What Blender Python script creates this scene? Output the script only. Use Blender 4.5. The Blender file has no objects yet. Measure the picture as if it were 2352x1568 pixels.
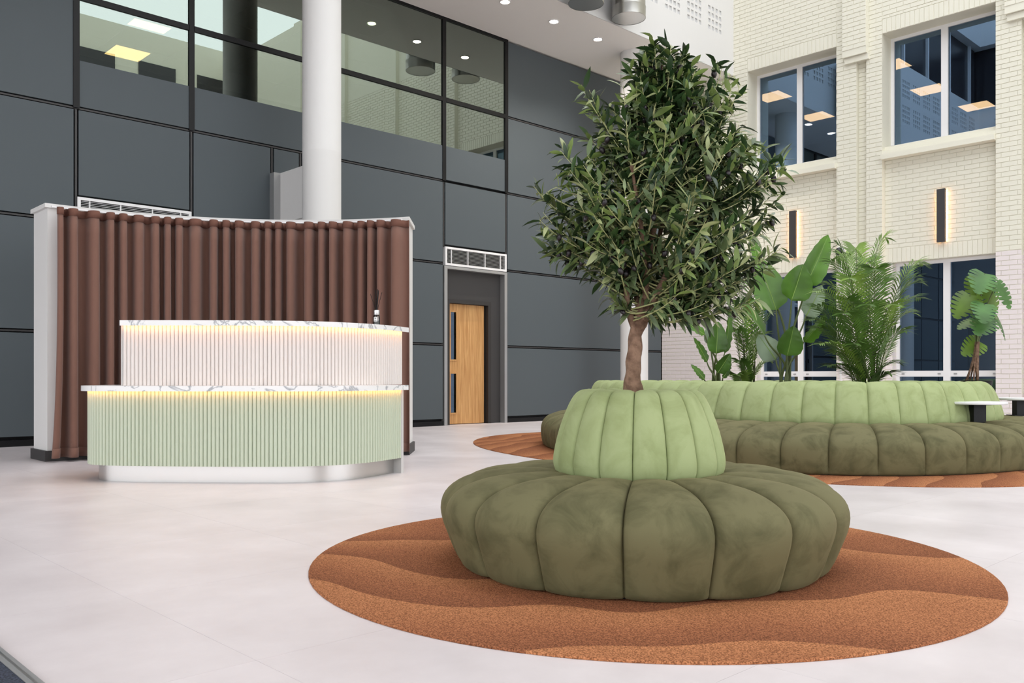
import bpy, math, random
import numpy as np
from mathutils import Vector, Matrix

# ------------------------------------------------------------------ camera, sky, exposure
SC = bpy.context.scene
COL = SC.collection
F, CX, HY, H = 2025.0, 1176.0, 866.0, 0.8          # focal length / centre / horizon in 2352x1568 pixels, eye height
TH = math.radians(46.27)
YAW = TH - math.pi / 2
SI, CO = math.sin(TH), math.cos(TH)
cam = bpy.data.cameras.new('camera')
cam.sensor_width = 36.0
cam.lens = F / 2352 * 36
cam.shift_y = (HY - 784) / 2352
cam.clip_start, cam.clip_end = 0.05, 200
cam_o = bpy.data.objects.new('camera', cam)
COL.objects.link(cam_o)
cam_o.location = (0, 0, H)
cam_o.rotation_euler = (math.pi / 2, 0, YAW)
SC.camera = cam_o

world = bpy.data.worlds.new('overcast_sky')
SC.world = world
world.use_nodes = True
bg = world.node_tree.nodes['Background']
bg.inputs[0].default_value = (0.93, 0.965, 1.0, 1)
bg.inputs[1].default_value = 1.0

SC.view_settings.view_transform = 'Standard'
SC.view_settings.look = 'None'
SC.view_settings.gamma = 1.0
SC.view_settings.use_curve_mapping = False
SC.view_settings.exposure = 1.5
SC.cycles.max_bounces = 7
SC.cycles.diffuse_bounces = 4
SC.cycles.glossy_bounces = 3
SC.cycles.transmission_bounces = 3
SC.cycles.transparent_max_bounces = 8
SC.cycles.caustics_reflective = False
SC.cycles.caustics_refractive = False
SC.cycles.adaptive_threshold = 0.03

# ------------------------------------------------------------------ helpers
RND = random.Random(7)
WY = 11.3        # panelled wall plane  (Y)
WX = 15.2        # brick wall plane     (X)
ZC = 6.75        # soffit height


def c2w(cx, cy):
    """camera-aligned ground coordinates (right, forward) -> world X, Y"""
    return (SI * cx + CO * cy, -CO * cx + SI * cy)


def C(r, g, b, k=1.0):
    def f(v):
        v /= 255.0
        return (v / 12.92 if v <= 0.04045 else ((v + 0.055) / 1.055) ** 2.4) * k
    return (f(r), f(g), f(b), 1.0)


MATS = {}


def mat(name, col=(0.8, 0.8, 0.8, 1), rough=0.5, metal=0.0, spec=0.5, sheen=0.0, emit=None, estr=0.0, noise=None, bump=None,
        coat=0.0, trans=0.0):
    """noise=(scale, colour2, detail, contrast lo, hi); bump=(scale, strength, distance)"""
    if name in MATS:
        return MATS[name]
    m = bpy.data.materials.new(name)
    m.use_nodes = True
    nt = m.node_tree
    p = nt.nodes['Principled BSDF']
    p.inputs['Base Color'].default_value = col
    p.inputs['Roughness'].default_value = rough
    p.inputs['Metallic'].default_value = metal
    p.inputs['Specular IOR Level'].default_value = spec
    if sheen:
        p.inputs['Sheen Weight'].default_value = sheen
        p.inputs['Sheen Roughness'].default_value = 0.4
        p.inputs['Sheen Tint'].default_value = (min(1, col[0] * 2.2), min(1, col[1] * 2.2), min(1, col[2] * 2.2), 1)
    if coat:
        p.inputs['Coat Weight'].default_value = coat
    if trans:
        p.inputs['Transmission Weight'].default_value = trans
    if emit:
        p.inputs['Emission Color'].default_value = emit
        p.inputs['Emission Strength'].default_value = estr
    tc = nt.nodes.new('ShaderNodeTexCoord')
    if noise:
        n = nt.nodes.new('ShaderNodeTexNoise')
        n.inputs['Scale'].default_value = noise[0]
        n.inputs['Detail'].default_value = noise[2] if len(noise) > 2 else 4
        r = nt.nodes.new('ShaderNodeValToRGB')
        r.color_ramp.elements[0].position = noise[3] if len(noise) > 3 else 0.35
        r.color_ramp.elements[1].position = noise[4] if len(noise) > 4 else 0.65
        r.color_ramp.elements[0].color = noise[1]
        r.color_ramp.elements[1].color = col
        nt.links.new(tc.outputs['Object'], n.inputs['Vector'])
        nt.links.new(n.outputs['Fac'], r.inputs['Fac'])
        nt.links.new(r.outputs['Color'], p.inputs['Base Color'])
    if bump:
        n2 = nt.nodes.new('ShaderNodeTexNoise')
        n2.inputs['Scale'].default_value = bump[0]
        n2.inputs['Detail'].default_value = 3
        b = nt.nodes.new('ShaderNodeBump')
        b.inputs['Strength'].default_value = bump[1]
        b.inputs['Distance'].default_value = bump[2] if len(bump) > 2 else 0.01
        nt.links.new(tc.outputs['Object'], n2.inputs['Vector'])
        nt.links.new(n2.outputs['Fac'], b.inputs['Height'])
        nt.links.new(b.outputs['Normal'], p.inputs['Normal'])
    MATS[name] = m
    return m


def glass_mat(name, tint, refl, base, ior=1.5, rough=0.0):
    """clear pane: transparent with a tint, mirror reflection rising towards grazing angles"""
    m = bpy.data.materials.new(name)
    m.use_nodes = True
    nt = m.node_tree
    nt.nodes.clear()
    o = nt.nodes.new('ShaderNodeOutputMaterial')
    tr = nt.nodes.new('ShaderNodeBsdfTransparent')
    tr.inputs[0].default_value = tint
    gl = nt.nodes.new('ShaderNodeBsdfGlossy')
    gl.inputs['Color'].default_value = refl
    gl.inputs['Roughness'].default_value = rough
    fr = nt.nodes.new('ShaderNodeFresnel')
    fr.inputs['IOR'].default_value = ior
    ad = nt.nodes.new('ShaderNodeMath')
    ad.operation = 'ADD'
    ad.use_clamp = True
    ad.inputs[1].default_value = base
    mx = nt.nodes.new('ShaderNodeMixShader')
    nt.links.new(fr.outputs[0], ad.inputs[0])
    nt.links.new(ad.outputs[0], mx.inputs[0])
    nt.links.new(tr.outputs[0], mx.inputs[1])
    nt.links.new(gl.outputs[0], mx.inputs[2])
    nt.links.new(mx.outputs[0], o.inputs[0])
    MATS[name] = m
    return m


class MB:
    """collects polygons, builds one mesh object"""

    def __init__(self):
        self.v, self.f, self.mi = [], [], []

    def quad(self, a, b, c, d, mi=0):
        n = len(self.v)
        self.v += [tuple(a), tuple(b), tuple(c), tuple(d)]
        self.f.append((n, n + 1, n + 2, n + 3))
        self.mi.append(mi)

    def tri(self, a, b, c, mi=0):
        n = len(self.v)
        self.v += [tuple(a), tuple(b), tuple(c)]
        self.f.append((n, n + 1, n + 2))
        self.mi.append(mi)

    def box(self, x0, x1, y0, y1, z0, z1, mi=0):
        n = len(self.v)
        self.v += [(x0, y0, z0), (x1, y0, z0), (x1, y1, z0), (x0, y1, z0), (x0, y0, z1), (x1, y0, z1), (x1, y1, z1), (x0, y1, z1)]
        for q in ((0, 3, 2, 1), (4, 5, 6, 7), (0, 1, 5, 4), (1, 2, 6, 5), (2, 3, 7, 6), (3, 0, 4, 7)):
            self.f.append(tuple(n + i for i in q))
            self.mi.append(mi)
        return self

    def grid(self, rows, closed_u=False, mi=0, flip=False):
        """rows: list of rows of points (same length)"""
        n = len(self.v)
        R, K = len(rows), len(rows[0])
        for r in rows:
            self.v += [tuple(p) for p in r]
        for i in range(R - 1):
            for j in range(K if closed_u else K - 1):
                j2 = (j + 1) % K
                q = (n + i * K + j, n + i * K + j2, n + (i + 1) * K + j2, n + (i + 1) * K + j)
                self.f.append(q[::-1] if flip else q)
                self.mi.append(mi)

    def poly(self, pts, mi=0):
        n = len(self.v)
        self.v += [tuple(p) for p in pts]
        self.f.append(tuple(range(n, n + len(pts))))
        self.mi.append(mi)

    def lathe(self, prof, seg=24, c=(0, 0), mi=0, cap=True):
        rows = []
        for r, z in prof:
            rows.append([(c[0] + r * math.cos(2 * math.pi * k / seg), c[1] + r * math.sin(2 * math.pi * k / seg), z) for k in range(seg)])
        self.grid(rows, True, mi)
        if cap:
            self.poly(rows[0][::-1], mi)
            self.poly(rows[-1], mi)
        return self

    def tube(self, pts, rad, seg=6, mi=0, cap=True):
        pts = [Vector(p) for p in pts]
        if not isinstance(rad, (list, tuple)):
            rad = [rad] * len(pts)
        rows = []
        up = Vector((0.123, 0.321, 1)).normalized()
        for i, p in enumerate(pts):
            d = (pts[min(i + 1, len(pts) - 1)] - pts[max(i - 1, 0)])
            d = d.normalized() if d.length > 1e-9 else Vector((0, 0, 1))
            a = d.cross(up)
            if a.length < 1e-3:
                a = d.cross(Vector((1, 0, 0)))
            a.normalize()
            b = d.cross(a)
            rows.append([p + (a * math.cos(2 * math.pi * k / seg) + b * math.sin(2 * math.pi * k / seg)) * rad[i] for k in range(seg)])
        self.grid(rows, True, mi, flip=True)
        if cap:
            self.poly(rows[0], mi)
            self.poly(rows[-1][::-1], mi)
        return self

    def prism(self, pts, z0, z1, mi=0):
        n = len(pts)
        b = [(p[0], p[1], z0) for p in pts]
        t = [(p[0], p[1], z1) for p in pts]
        self.poly(b[::-1], mi)
        self.poly(t, mi)
        for i in range(n):
            self.quad(b[i], b[(i + 1) % n], t[(i + 1) % n], t[i], mi)
        return self

    def strip_solid(self, front, back, z0, z1, mi=0):
        """solid between two polylines of equal length, vertical sides"""
        n = len(front)
        for i in range(n - 1):
            f0, f1, b0, b1 = front[i], front[i + 1], back[i], back[i + 1]
            self.quad((*f0, z1), (*f1, z1), (*b1, z1), (*b0, z1), mi)
            self.quad((*f0, z0), (*b0, z0), (*b1, z0), (*f1, z0), mi)
            self.quad((*f0, z0), (*f1, z0), (*f1, z1), (*f0, z1), mi)
            self.quad((*b0, z0), (*b0, z1), (*b1, z1), (*b1, z0), mi)
        self.quad((*front[0], z0), (*front[0], z1), (*back[0], z1), (*back[0], z0), mi)
        self.quad((*front[-1], z0), (*back[-1], z0), (*back[-1], z1), (*front[-1], z1), mi)
        return self

    def mesh(self, name, mats, smooth=False, weld=True):
        me = bpy.data.meshes.new(name)
        me.from_pydata(self.v, [], self.f)
        if not isinstance(mats, (list, tuple)):
            mats = [mats]
        for m in mats:
            me.materials.append(m)
        if len(mats) > 1:
            me.polygons.foreach_set('material_index', self.mi)
        if weld:
            import bmesh
            bm = bmesh.new()
            bm.from_mesh(me)
            bmesh.ops.remove_doubles(bm, verts=bm.verts, dist=1e-5)
            bmesh.ops.recalc_face_normals(bm, faces=bm.faces)
            bm.to_mesh(me)
            bm.free()
        if smooth:
            me.polygons.foreach_set('use_smooth', [True] * len(me.polygons))
            if smooth != 'all':
                try:
                    me.set_sharp_from_angle(angle=math.radians(float(smooth) if smooth is not True else 40))
                except Exception:
                    pass
        me.update()
        return me

    def build(self, name, mats, parent=None, smooth=False, weld=True):
        return link(name, self.mesh(name, mats, smooth, weld), parent)


def link(name, me, parent=None, loc=None, rot=None, scale=None):
    o = bpy.data.objects.new(name, me)
    COL.objects.link(o)
    if parent is not None:
        o.parent = parent
    if loc is not None:
        o.location = loc
    if rot is not None:
        o.rotation_euler = rot
    if scale is not None:
        o.scale = scale
    return o


def tag(o, label=None, cat=None, group=None, kind=None):
    if label:
        o['label'] = label
    if cat:
        o['category'] = cat
    if group:
        o['group'] = group
    if kind:
        o['kind'] = kind
    return o


def empty(name, loc=(0, 0, 0), rz=0.0):
    o = bpy.data.objects.new(name, None)
    COL.objects.link(o)
    o.location = loc
    o.rotation_euler = (0, 0, rz)
    o.empty_display_size = 0.1
    return o


def cam_empty(name, cx, cy, z=0.0):
    """Empty whose local axes run right / away / up as seen by the photographer"""
    x, y = c2w(cx, cy)
    return empty(name, (x, y, z), YAW)


def catmull(P, n=20, closed=False):
    P = [Vector(p) for p in P]
    out = []
    m = len(P)
    for i in range(m if closed else m - 1):
        if closed:
            a, b, c, d = P[(i - 1) % m], P[i], P[(i + 1) % m], P[(i + 2) % m]
        else:
            a, b, c, d = P[max(i - 1, 0)], P[i], P[i + 1], P[min(i + 2, m - 1)]
        for k in range(n):
            t = k / n
            out.append(0.5 * ((2 * b) + (c - a) * t + (2 * a - 5 * b + 4 * c - d) * t * t + (3 * b - a - 3 * c + d) * t ** 3))
    if not closed:
        out.append(P[-1])
    return out


def resample(P, step=None, n=None):
    P = [Vector(p) for p in P]
    L = [0.0]
    for a, b in zip(P, P[1:]):
        L.append(L[-1] + (b - a).length)
    if n is None:
        n = max(2, int(round(L[-1] / step)) + 1)
    out, j = [], 0
    for k in range(n):
        s = L[-1] * k / (n - 1)
        while j < len(L) - 2 and L[j + 1] < s:
            j += 1
        t = (s - L[j]) / max(1e-9, L[j + 1] - L[j])
        out.append(P[j].lerp(P[j + 1], t))
    return out


def normals2(P):
    N = []
    for i in range(len(P)):
        d = P[min(i + 1, len(P) - 1)] - P[max(i - 1, 0)]
        d.normalize()
        N.append(Vector((d.y, -d.x)))
    return N


def offs(P, d):
    return [p + n * d for p, n in zip(P, normals2(P))]


# ------------------------------------------------------------------ materials
M_panel = mat('grey_cladding', C(82, 89, 93), 0.62, spec=0.35, bump=(260, 0.05, 0.002))
M_black = mat('black_frame', C(15, 15, 17), 0.45, spec=0.3)
M_white = mat('white_paint', C(226, 224, 222), 0.65, spec=0.3)
M_soffit = mat('soffit_paint', C(244, 240, 235), 0.75, spec=0.2)
M_hole = mat('perforation_grey', C(214, 214, 214), 0.9)
M_cream = mat('cream_paint', C(231, 227, 211), 0.6, spec=0.35, bump=(60, 0.25, 0.004))
M_pink = mat('pinkish_white_paint', C(232, 222, 220), 0.6, spec=0.35, bump=(60, 0.25, 0.004))
M_frame = mat('white_upvc', C(236, 234, 234), 0.35)
M_grey_metal = mat('grey_metal', C(176, 176, 176), 0.4, metal=0.6)
M_steel = mat('brushed_steel', C(214, 212, 210), 0.3, metal=1.0, bump=(400, 0.04, 0.001))
M_duct = mat('galvanised_steel', C(178, 176, 172), 0.3, metal=1.0, bump=(9, 0.1, 0.01))
M_dark = mat('dark_grey_paint', C(58, 56, 56), 0.55)
M_reveal = mat('dark_reveal', C(48, 45, 44), 0.6)
M_lamp = mat('downlight_lens', (1, 1, 1, 1), 0.5, emit=(1.0, 0.86, 0.68, 1), estr=14)
M_panel_light = mat('warm_panel_light', (1, 1, 1, 1), 0.5, emit=(1.0, 0.58, 0.25, 1), estr=4.5)
M_led = mat('warm_led', (1, 1, 1, 1), 0.5, emit=(1.0, 0.46, 0.16, 1), estr=7)
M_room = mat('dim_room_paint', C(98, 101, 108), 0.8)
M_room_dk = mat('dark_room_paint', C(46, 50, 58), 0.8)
M_ceil_tile = mat('ceiling_tile', C(225, 225, 222), 0.8)
G_curtain = glass_mat('curtain_wall_glass', (0.42, 0.47, 0.43, 1), (0.60, 0.68, 0.62, 1), 0.36)
G_window = glass_mat('blue_solar_glass', (0.40, 0.43, 0.47, 1), (0.34, 0.52, 0.76, 1), 0.32)
G_dark = glass_mat('dark_blue_glass', (0.30, 0.36, 0.42, 1), (0.34, 0.50, 0.72, 1), 0.26)

# ------------------------------------------------------------------ floor
M_screed = mat('floor_joint', C(232, 226, 224), 0.6)
M_tile = bpy.data.materials.new('stone_effect_floor')
M_tile.use_nodes = True
nt = M_tile.node_tree
p = nt.nodes['Principled BSDF']
tc = nt.nodes.new('ShaderNodeTexCoord')
geo = nt.nodes.new('ShaderNodeNewGeometry')
n1 = nt.nodes.new('ShaderNodeTexNoise')
n1.inputs['Scale'].default_value = 1.6
n1.inputs['Detail'].default_value = 7
n1.inputs['Roughness'].default_value = 0.62
r1 = nt.nodes.new('ShaderNodeValToRGB')
r1.color_ramp.elements[0].position = 0.3
r1.color_ramp.elements[1].position = 0.72
r1.color_ramp.elements[0].color = C(207, 198, 199)
r1.color_ramp.elements[1].color = C(227, 219, 220)
oi = nt.nodes.new('ShaderNodeObjectInfo')
hsv = nt.nodes.new('ShaderNodeHueSaturation')
mr = nt.nodes.new('ShaderNodeMapRange')
mr.inputs['To Min'].default_value = 0.975
mr.inputs['To Max'].default_value = 1.02
nt.links.new(geo.outputs['Position'], n1.inputs['Vector'])
nt.links.new(n1.outputs['Fac'], r1.inputs['Fac'])
nt.links.new(oi.outputs['Random'], mr.inputs['Value'])
nt.links.new(mr.outputs[0], hsv.inputs['Value'])
nt.links.new(r1.outputs['Color'], hsv.inputs['Color'])
nt.links.new(hsv.outputs['Color'], p.inputs['Base Color'])
mr2 = nt.nodes.new('ShaderNodeMapRange')
mr2.inputs['To Min'].default_value = 0.30
mr2.inputs['To Max'].default_value = 0.46
nt.links.new(n1.outputs['Fac'], mr2.inputs['Value'])
nt.links.new(mr2.outputs[0], p.inputs['Roughness'])
p.inputs['Specular IOR Level'].default_value = 0.4

floor = MB().box(-9, WX + 6.5, -9, WY + 0.5, -0.25, -0.004).build('floor', M_screed)
tag(floor, 'pale pinkish grey stone effect tiled floor', kind='structure')
tme = MB().box(-0.4995, 0.4995, -0.4995, 0.4995, -0.006, 0.0).mesh('tile', M_tile)
for i in range(16):
    for j in range(12):
        link('tile', tme, floor, (-0.3 + i, -0.2 + j, 0))
rest = MB()
for (x0, x1, y0, y1) in ((-9, -0.8, -9, 11.8), (-0.8, 15.2, -9, -0.7), (-0.8, 15.2, 11.3, 11.8)):
    rest.box(x0, x1, y0, y1, -0.006, -0.0005)
tag(rest.build('tile_field', M_tile, floor), kind='stuff')

# ------------------------------------------------------------------ panelled wall (wall_left)
wall_left = MB().box(-7.0, 9.27, WY + 0.07, WY + 0.25, 0, 4.6).box(9.27, 10.68, WY + 0.07, WY + 0.25, 2.66, 4.6) \
    .box(10.68, WX + 0.6, WY + 0.07, WY + 0.25, 0, 4.6).box(-7.0, 3.55, WY + 0.07, WY + 0.25, 4.6, 13) \
    .box(10.67, WX + 0.6, WY + 0.07, WY + 0.25, 4.6, 13).box(3.55, 10.67, WY + 0.07, WY + 0.25, 6.8, 13).build('wall_left', M_black)
tag(wall_left, 'tall grey panelled and glazed curtain wall with black joints', kind='structure')
ZR = [0.09, 1.34, 2.68, 4.045, 5.39, 6.74]
G = 0.03


def panel(x0, x1, z0, z1):
    b = MB()
    b.box(x0 + G, x1 - G, WY, WY + 0.06, z0 + G * 0.8, z1 - G * 0.8)
    return b.build('panel', M_panel, wall_left)


cols = [(-0.72, 0.71), (0.71, 2.13), (2.13, 3.547), (3.547, 4.974), (4.974, 6.14), (6.14, 6.59), (6.59, 7.10), (7.10, 9.257),
        (9.257, 10.672), (10.672, 15.2)]
for k in range(5):
    for (x0, x1) in cols:
        z0, z1 = ZR[k], ZR[k + 1]
        glz = x0 >= 3.5 and x1 <= 10.7
        if k >= 3 and glz:
            continue
        if (x0, x1) == (9.257, 10.672) and k < 2:
            continue
        if k == 2 and (x0, x1) in ((9.257, 10.672), (3.547, 4.974)):
            z0 = 2.975
        panel(x0, x1, z0, z1)
gcols = [(3.547, 4.974), (4.974, 7.10), (7.10, 9.257), (9.257, 10.672)]
for (x0, x1) in gcols:
    b = MB()
    b.box(x0 + G, x1 - G, WY, WY + 0.05, 4.045 + 0.022, 4.622)
    b.build('spandrel_panel', M_panel, wall_left)
    for (z0, z1) in ((4.622, 5.39), (5.39, 6.74)):
        b = MB()
        b.box(x0 + 0.035, x1 - 0.035, WY + 0.01, WY + 0.022, z0 + (0.0 if z0 < 5 else 0.035), z1 - 0.035)
        b.build('pane', G_curtain, wall_left)
    for z in (5.39, 6.74):
        MB().box(x0 + 0.03, x1 - 0.03, WY - 0.012, WY + 0.1, z - 0.035, z + 0.035).build('transom', M_black, wall_left)
for x in (3.547, 4.974, 7.10, 9.257, 10.672):
    MB().box(x - 0.036, x + 0.036, WY - 0.012, WY + 0.1, 4.045, 6.78).build('mullion', M_black, wall_left)
for x in (2.13, 3.547, 4.974, 6.14, 6.59, 7.1, 9.257, 10.672):
    MB().box(x - 0.012, x + 0.012, WY + 0.008, WY + 0.08, 0.0 if x not in (9.257, 10.672) else 2.97, 4.03).build('joint_bead', M_dark, wall_left)
for z in ZR[1:5]:
    for (x0, x1) in ((-0.7, 9.24), (10.69, 15.2)):
        if z > 4.1 and x0 < 0:
            x1 = 3.5
        MB().box(x0, x1, WY + 0.012, WY + 0.08, z - 0.010, z + 0.010).build('joint_bead', M_dark, wall_left)
bb = MB().box(-7, 9.24, WY - 0.004, WY + 0.09, 0, 0.075).box(10.69, WX, WY - 0.004, WY + 0.09, 0, 0.075).build('baseboard_left', M_black)
tag(bb, 'black recessed skirting below the grey panels', kind='structure')

# upper office behind the glazing
off = MB()
off.box(3.3, 11.2, WY + 0.25, WY + 6.2, 4.45, 4.6)
off.box(3.3, 11.2, WY + 6.2, WY + 6.3, 4.6, 6.75)
off.box(3.2, 3.3, WY + 0.25, WY + 6.3, 4.45, 6.75)
off.box(11.2, 11.3, WY + 0.25, WY + 6.3, 4.45, 6.75)
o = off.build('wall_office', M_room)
tag(o, 'dim upper office room seen through the glazing', kind='structure')
oc = MB().box(3.3, 11.2, WY + 0.12, WY + 6.2, 6.64, 6.74).build('ceiling_office', M_black)
tag(oc, 'tiled office ceiling behind the glazing', kind='structure')
tm = MB().box(-0.535, 0.535, -0.535, 0.535, -0.02, 0.0).mesh('ceiling_tile', M_ceil_tile)
for i in range(7):
    for j in range(5):
        link('ceiling_tile', tm, oc, (3.87 + i * 1.085, WY + 0.75 + j * 1.085, 6.64))
ws = MB().box(3.3, 11.2, WY + 5.9, WY + 6.1, 5.9, 6.62)
disc = MB().lathe([(0.062, -0.012), (0.062, 0.0)], 20).mesh('lens', M_lamp)
ring = MB().lathe([(0.063, -0.002), (0.075, -0.012), (0.09, -0.008), (0.09, 0.0)], 20, cap=False).mesh('trim_ring', M_frame, 30)
for k, x in enumerate((8.35, 9.43, 10.5)):
    r = empty('recessed_downlight', (x, WY + 0.76, 6.617))
    link('lens', disc, r)
    link('trim_ring', ring, r)
    tag(r, ['round downlight in office glazing just right of the white column',
            'round office downlight behind glazing, middle of the three in view', 'round office downlight behind the narrow right-hand glass pane'][k],
        'downlight', 'downlights in the upper office')
pl = MB().box(-0.3, 0.3, -0.3, 0.3, -0.01, 0.0).mesh('diffuser', M_panel_light)
pf = MB().box(-0.33, 0.33, -0.33, -0.3, -0.014, 0.0).box(-0.33, 0.33, 0.3, 0.33, -0.014, 0.0).box(-0.33, -0.3, -0.3, 0.3, -0.014, 0.0) \
    .box(0.3, 0.33, -0.3, 0.3, -0.014, 0.0).mesh('frame', M_frame)


def panel_light(x, y, z, label, group):
    r = empty('panel_light', (x, y, z))
    link('diffuser', pl, r)
    link('frame', pf, r)
    tag(r, label, 'ceiling light', group)


panel_light(5.75, WY + 3.25, 6.617, 'warm glowing square standing in for a reflection in the upper left pane', 'reflection stand-ins in the left office')  # both glowing panels are added in the office to imitate reflected window lights
panel_light(5.95, WY + 4.9, 6.617, 'smaller warm glowing square standing in for a reflection, deeper in the office', 'reflection stand-ins in the left office')

# grilles
def grille(x0, x1, z0, z1, label):
    r = empty('ventilation_grille', ((x0 + x1) / 2, WY, z0))
    w, h = (x1 - x0) / 2, z1 - z0
    fr = MB()
    t = 0.035
    fr.box(-w, w, -0.012, 0.06, 0, t).box(-w, w, -0.012, 0.06, h - t, h).box(-w, -w + t, -0.012, 0.06, t, h - t).box(w - t, w, -0.012, 0.06, t, h - t)
    fr.build('frame', M_frame, r)
    sl = MB()
    n = 11
    for k in range(n):
        z = t + (h - 2 * t) * (k + 0.5) / n
        sl.quad((-w + t, 0.0, z - 0.004), (w - t, 0.0, z - 0.004), (w - t, 0.03, z + 0.008), (-w + t, 0.03, z + 0.008))
        sl.box(-w + t, w - t, -0.002, 0.002, z - 0.006, z)
    tag(sl.build('slats', M_grey_metal, r, weld=False), kind='stuff')
    for k in (0.10, 0.36, 0.64, 0.90):
        x = -w + 2 * w * k
        MB().box(x - 0.006, x + 0.006, -0.006, 0.03, t, h - t).build('divider', M_frame, r)
    MB().box(-w + 0.01, w - 0.01, 0.05, 0.062, 0.01, h - 0.01).build('backing', M_black, r)
    tag(r, label, 'grille')


grille(9.277, 10.668, 2.655, 2.962, 'white framed ventilation grille directly above the oak door')
grille(3.56, 4.968, 2.69, 2.975, 'white framed ventilation grille just above the curtained partition')

# door
dr = empty('door_1', (9.97, WY, 0))
tag(dr, 'oak door with two slim vision panels in dark recessed frame', kind='structure')
w = 0.695
fr = MB()
for s in (-1, 1):
    fr.box(s * w - 0.02 if s < 0 else w - 0.045, -w + 0.045 if s < 0 else w + 0.02, -0.012, 0.10, 0, 2.645)
fr.box(-w + 0.045, w - 0.045, -0.012, 0.10, 2.60, 2.645)
fr.build('outer_frame', M_grey_metal, dr)
bk = MB()
bk.box(-w + 0.04, -0.535, 0.10, 0.16, 0, 2.61).box(0.36, w - 0.04, 0.10, 0.16, 0, 2.61).box(-0.535, 0.36, 0.10, 0.16, 2.06, 2.61)
bk.build('infill_panel', M_dark, dr)
ar = MB()
ar.box(-0.60, -0.53, 0.075, 0.24, 0, 2.11).box(0.34, 0.41, 0.075, 0.24, 0, 2.11).box(-0.53, 0.34, 0.075, 0.24, 2.045, 2.11)
ar.build('architrave', M_reveal, dr)
M_oak = bpy.data.materials.new('oak_veneer')
M_oak.use_nodes = True
nt = M_oak.node_tree
p = nt.nodes['Principled BSDF']
tc = nt.nodes.new('ShaderNodeTexCoord')
mp = nt.nodes.new('ShaderNodeMapping')
mp.inputs['Scale'].default_value = (14, 14, 0.7)
n1 = nt.nodes.new('ShaderNodeTexNoise')
n1.inputs['Scale'].default_value = 3.0
n1.inputs['Detail'].default_value = 6
n1.inputs['Distortion'].default_value = 0.6
rr = nt.nodes.new('ShaderNodeValToRGB')
rr.color_ramp.elements[0].position = 0.32
rr.color_ramp.elements[1].position = 0.7
rr.color_ramp.elements[0].color = C(180, 128, 74)
rr.color_ramp.elements[1].color = C(214, 166, 108)
nt.links.new(tc.outputs['Object'], mp.inputs['Vector'])
nt.links.new(mp.outputs[0], n1.inputs['Vector'])
nt.links.new(n1.outputs['Fac'], rr.inputs['Fac'])
nt.links.new(rr.outputs['Color'], p.inputs['Base Color'])
p.inputs['Roughness'].default_value = 0.45
leaf = MB()
X0, X1 = -0.525, 0.305
va, vb = -0.455, -0.335
v1, v2, v3, v4 = 0.20, 0.86, 1.10, 1.90
yl0, yl1 = 0.15, 0.195
leaf.box(X0, va, yl0, yl1, 0.01, 2.04).box(vb, X1, yl0, yl1, 0.01, 2.04)
for a, b_ in ((0.01, v1), (v2, v3), (v4, 2.04)):
    leaf.box(va, vb, yl0, yl1, a, b_)
lf = leaf.build('door_leaf', M_oak, dr)
for (a, b_) in ((v1, v2), (v3, v4)):
    MB().box(va - 0.025, va, yl0 - 0.012, yl1, a - 0.025, b_ + 0.025).box(vb, vb + 0.025, yl0 - 0.012, yl1, a - 0.025, b_ + 0.025) \
        .box(va, vb, yl0 - 0.012, yl1, a - 0.025, a).box(va, vb, yl0 - 0.012, yl1, b_, b_ + 0.025).build('glazing_bead', M_oak, lf)
    MB().box(va, vb, yl0 + 0.018, yl0 + 0.024, a, b_).build('vision_panel', G_dark, lf)
MB().box(-0.528, -0.490, yl0 - 0.01, yl0 - 0.001, 1.24, 1.56).build('push_plate', M_frame, lf)
MB().box(-w + 0.05, -0.61, 0.07, 0.10, 1.17, 1.27).build('card_reader', M_black, dr)
MB().box(-w, w, 0.45, 0.5, 0, 2.6).box(-w - 0.05, -w, 0.25, 0.5, 0, 2.6).box(w, w + 0.05, 0.25, 0.5, 0, 2.6).build('lobby', M_black, dr)

# ------------------------------------------------------------------ soffit, fascia, atrium upper sides
ceil = MB().box(2.41, WX + 0.35, 9.57, WY + 0.25, ZC, ZC + 0.12).box(-7, 2.39, -8.6, WY + 0.25, ZC, ZC + 0.12).build('ceiling', M_soffit)
tag(ceil, 'smooth off-white soffit along the grey wall', kind='structure')


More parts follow.
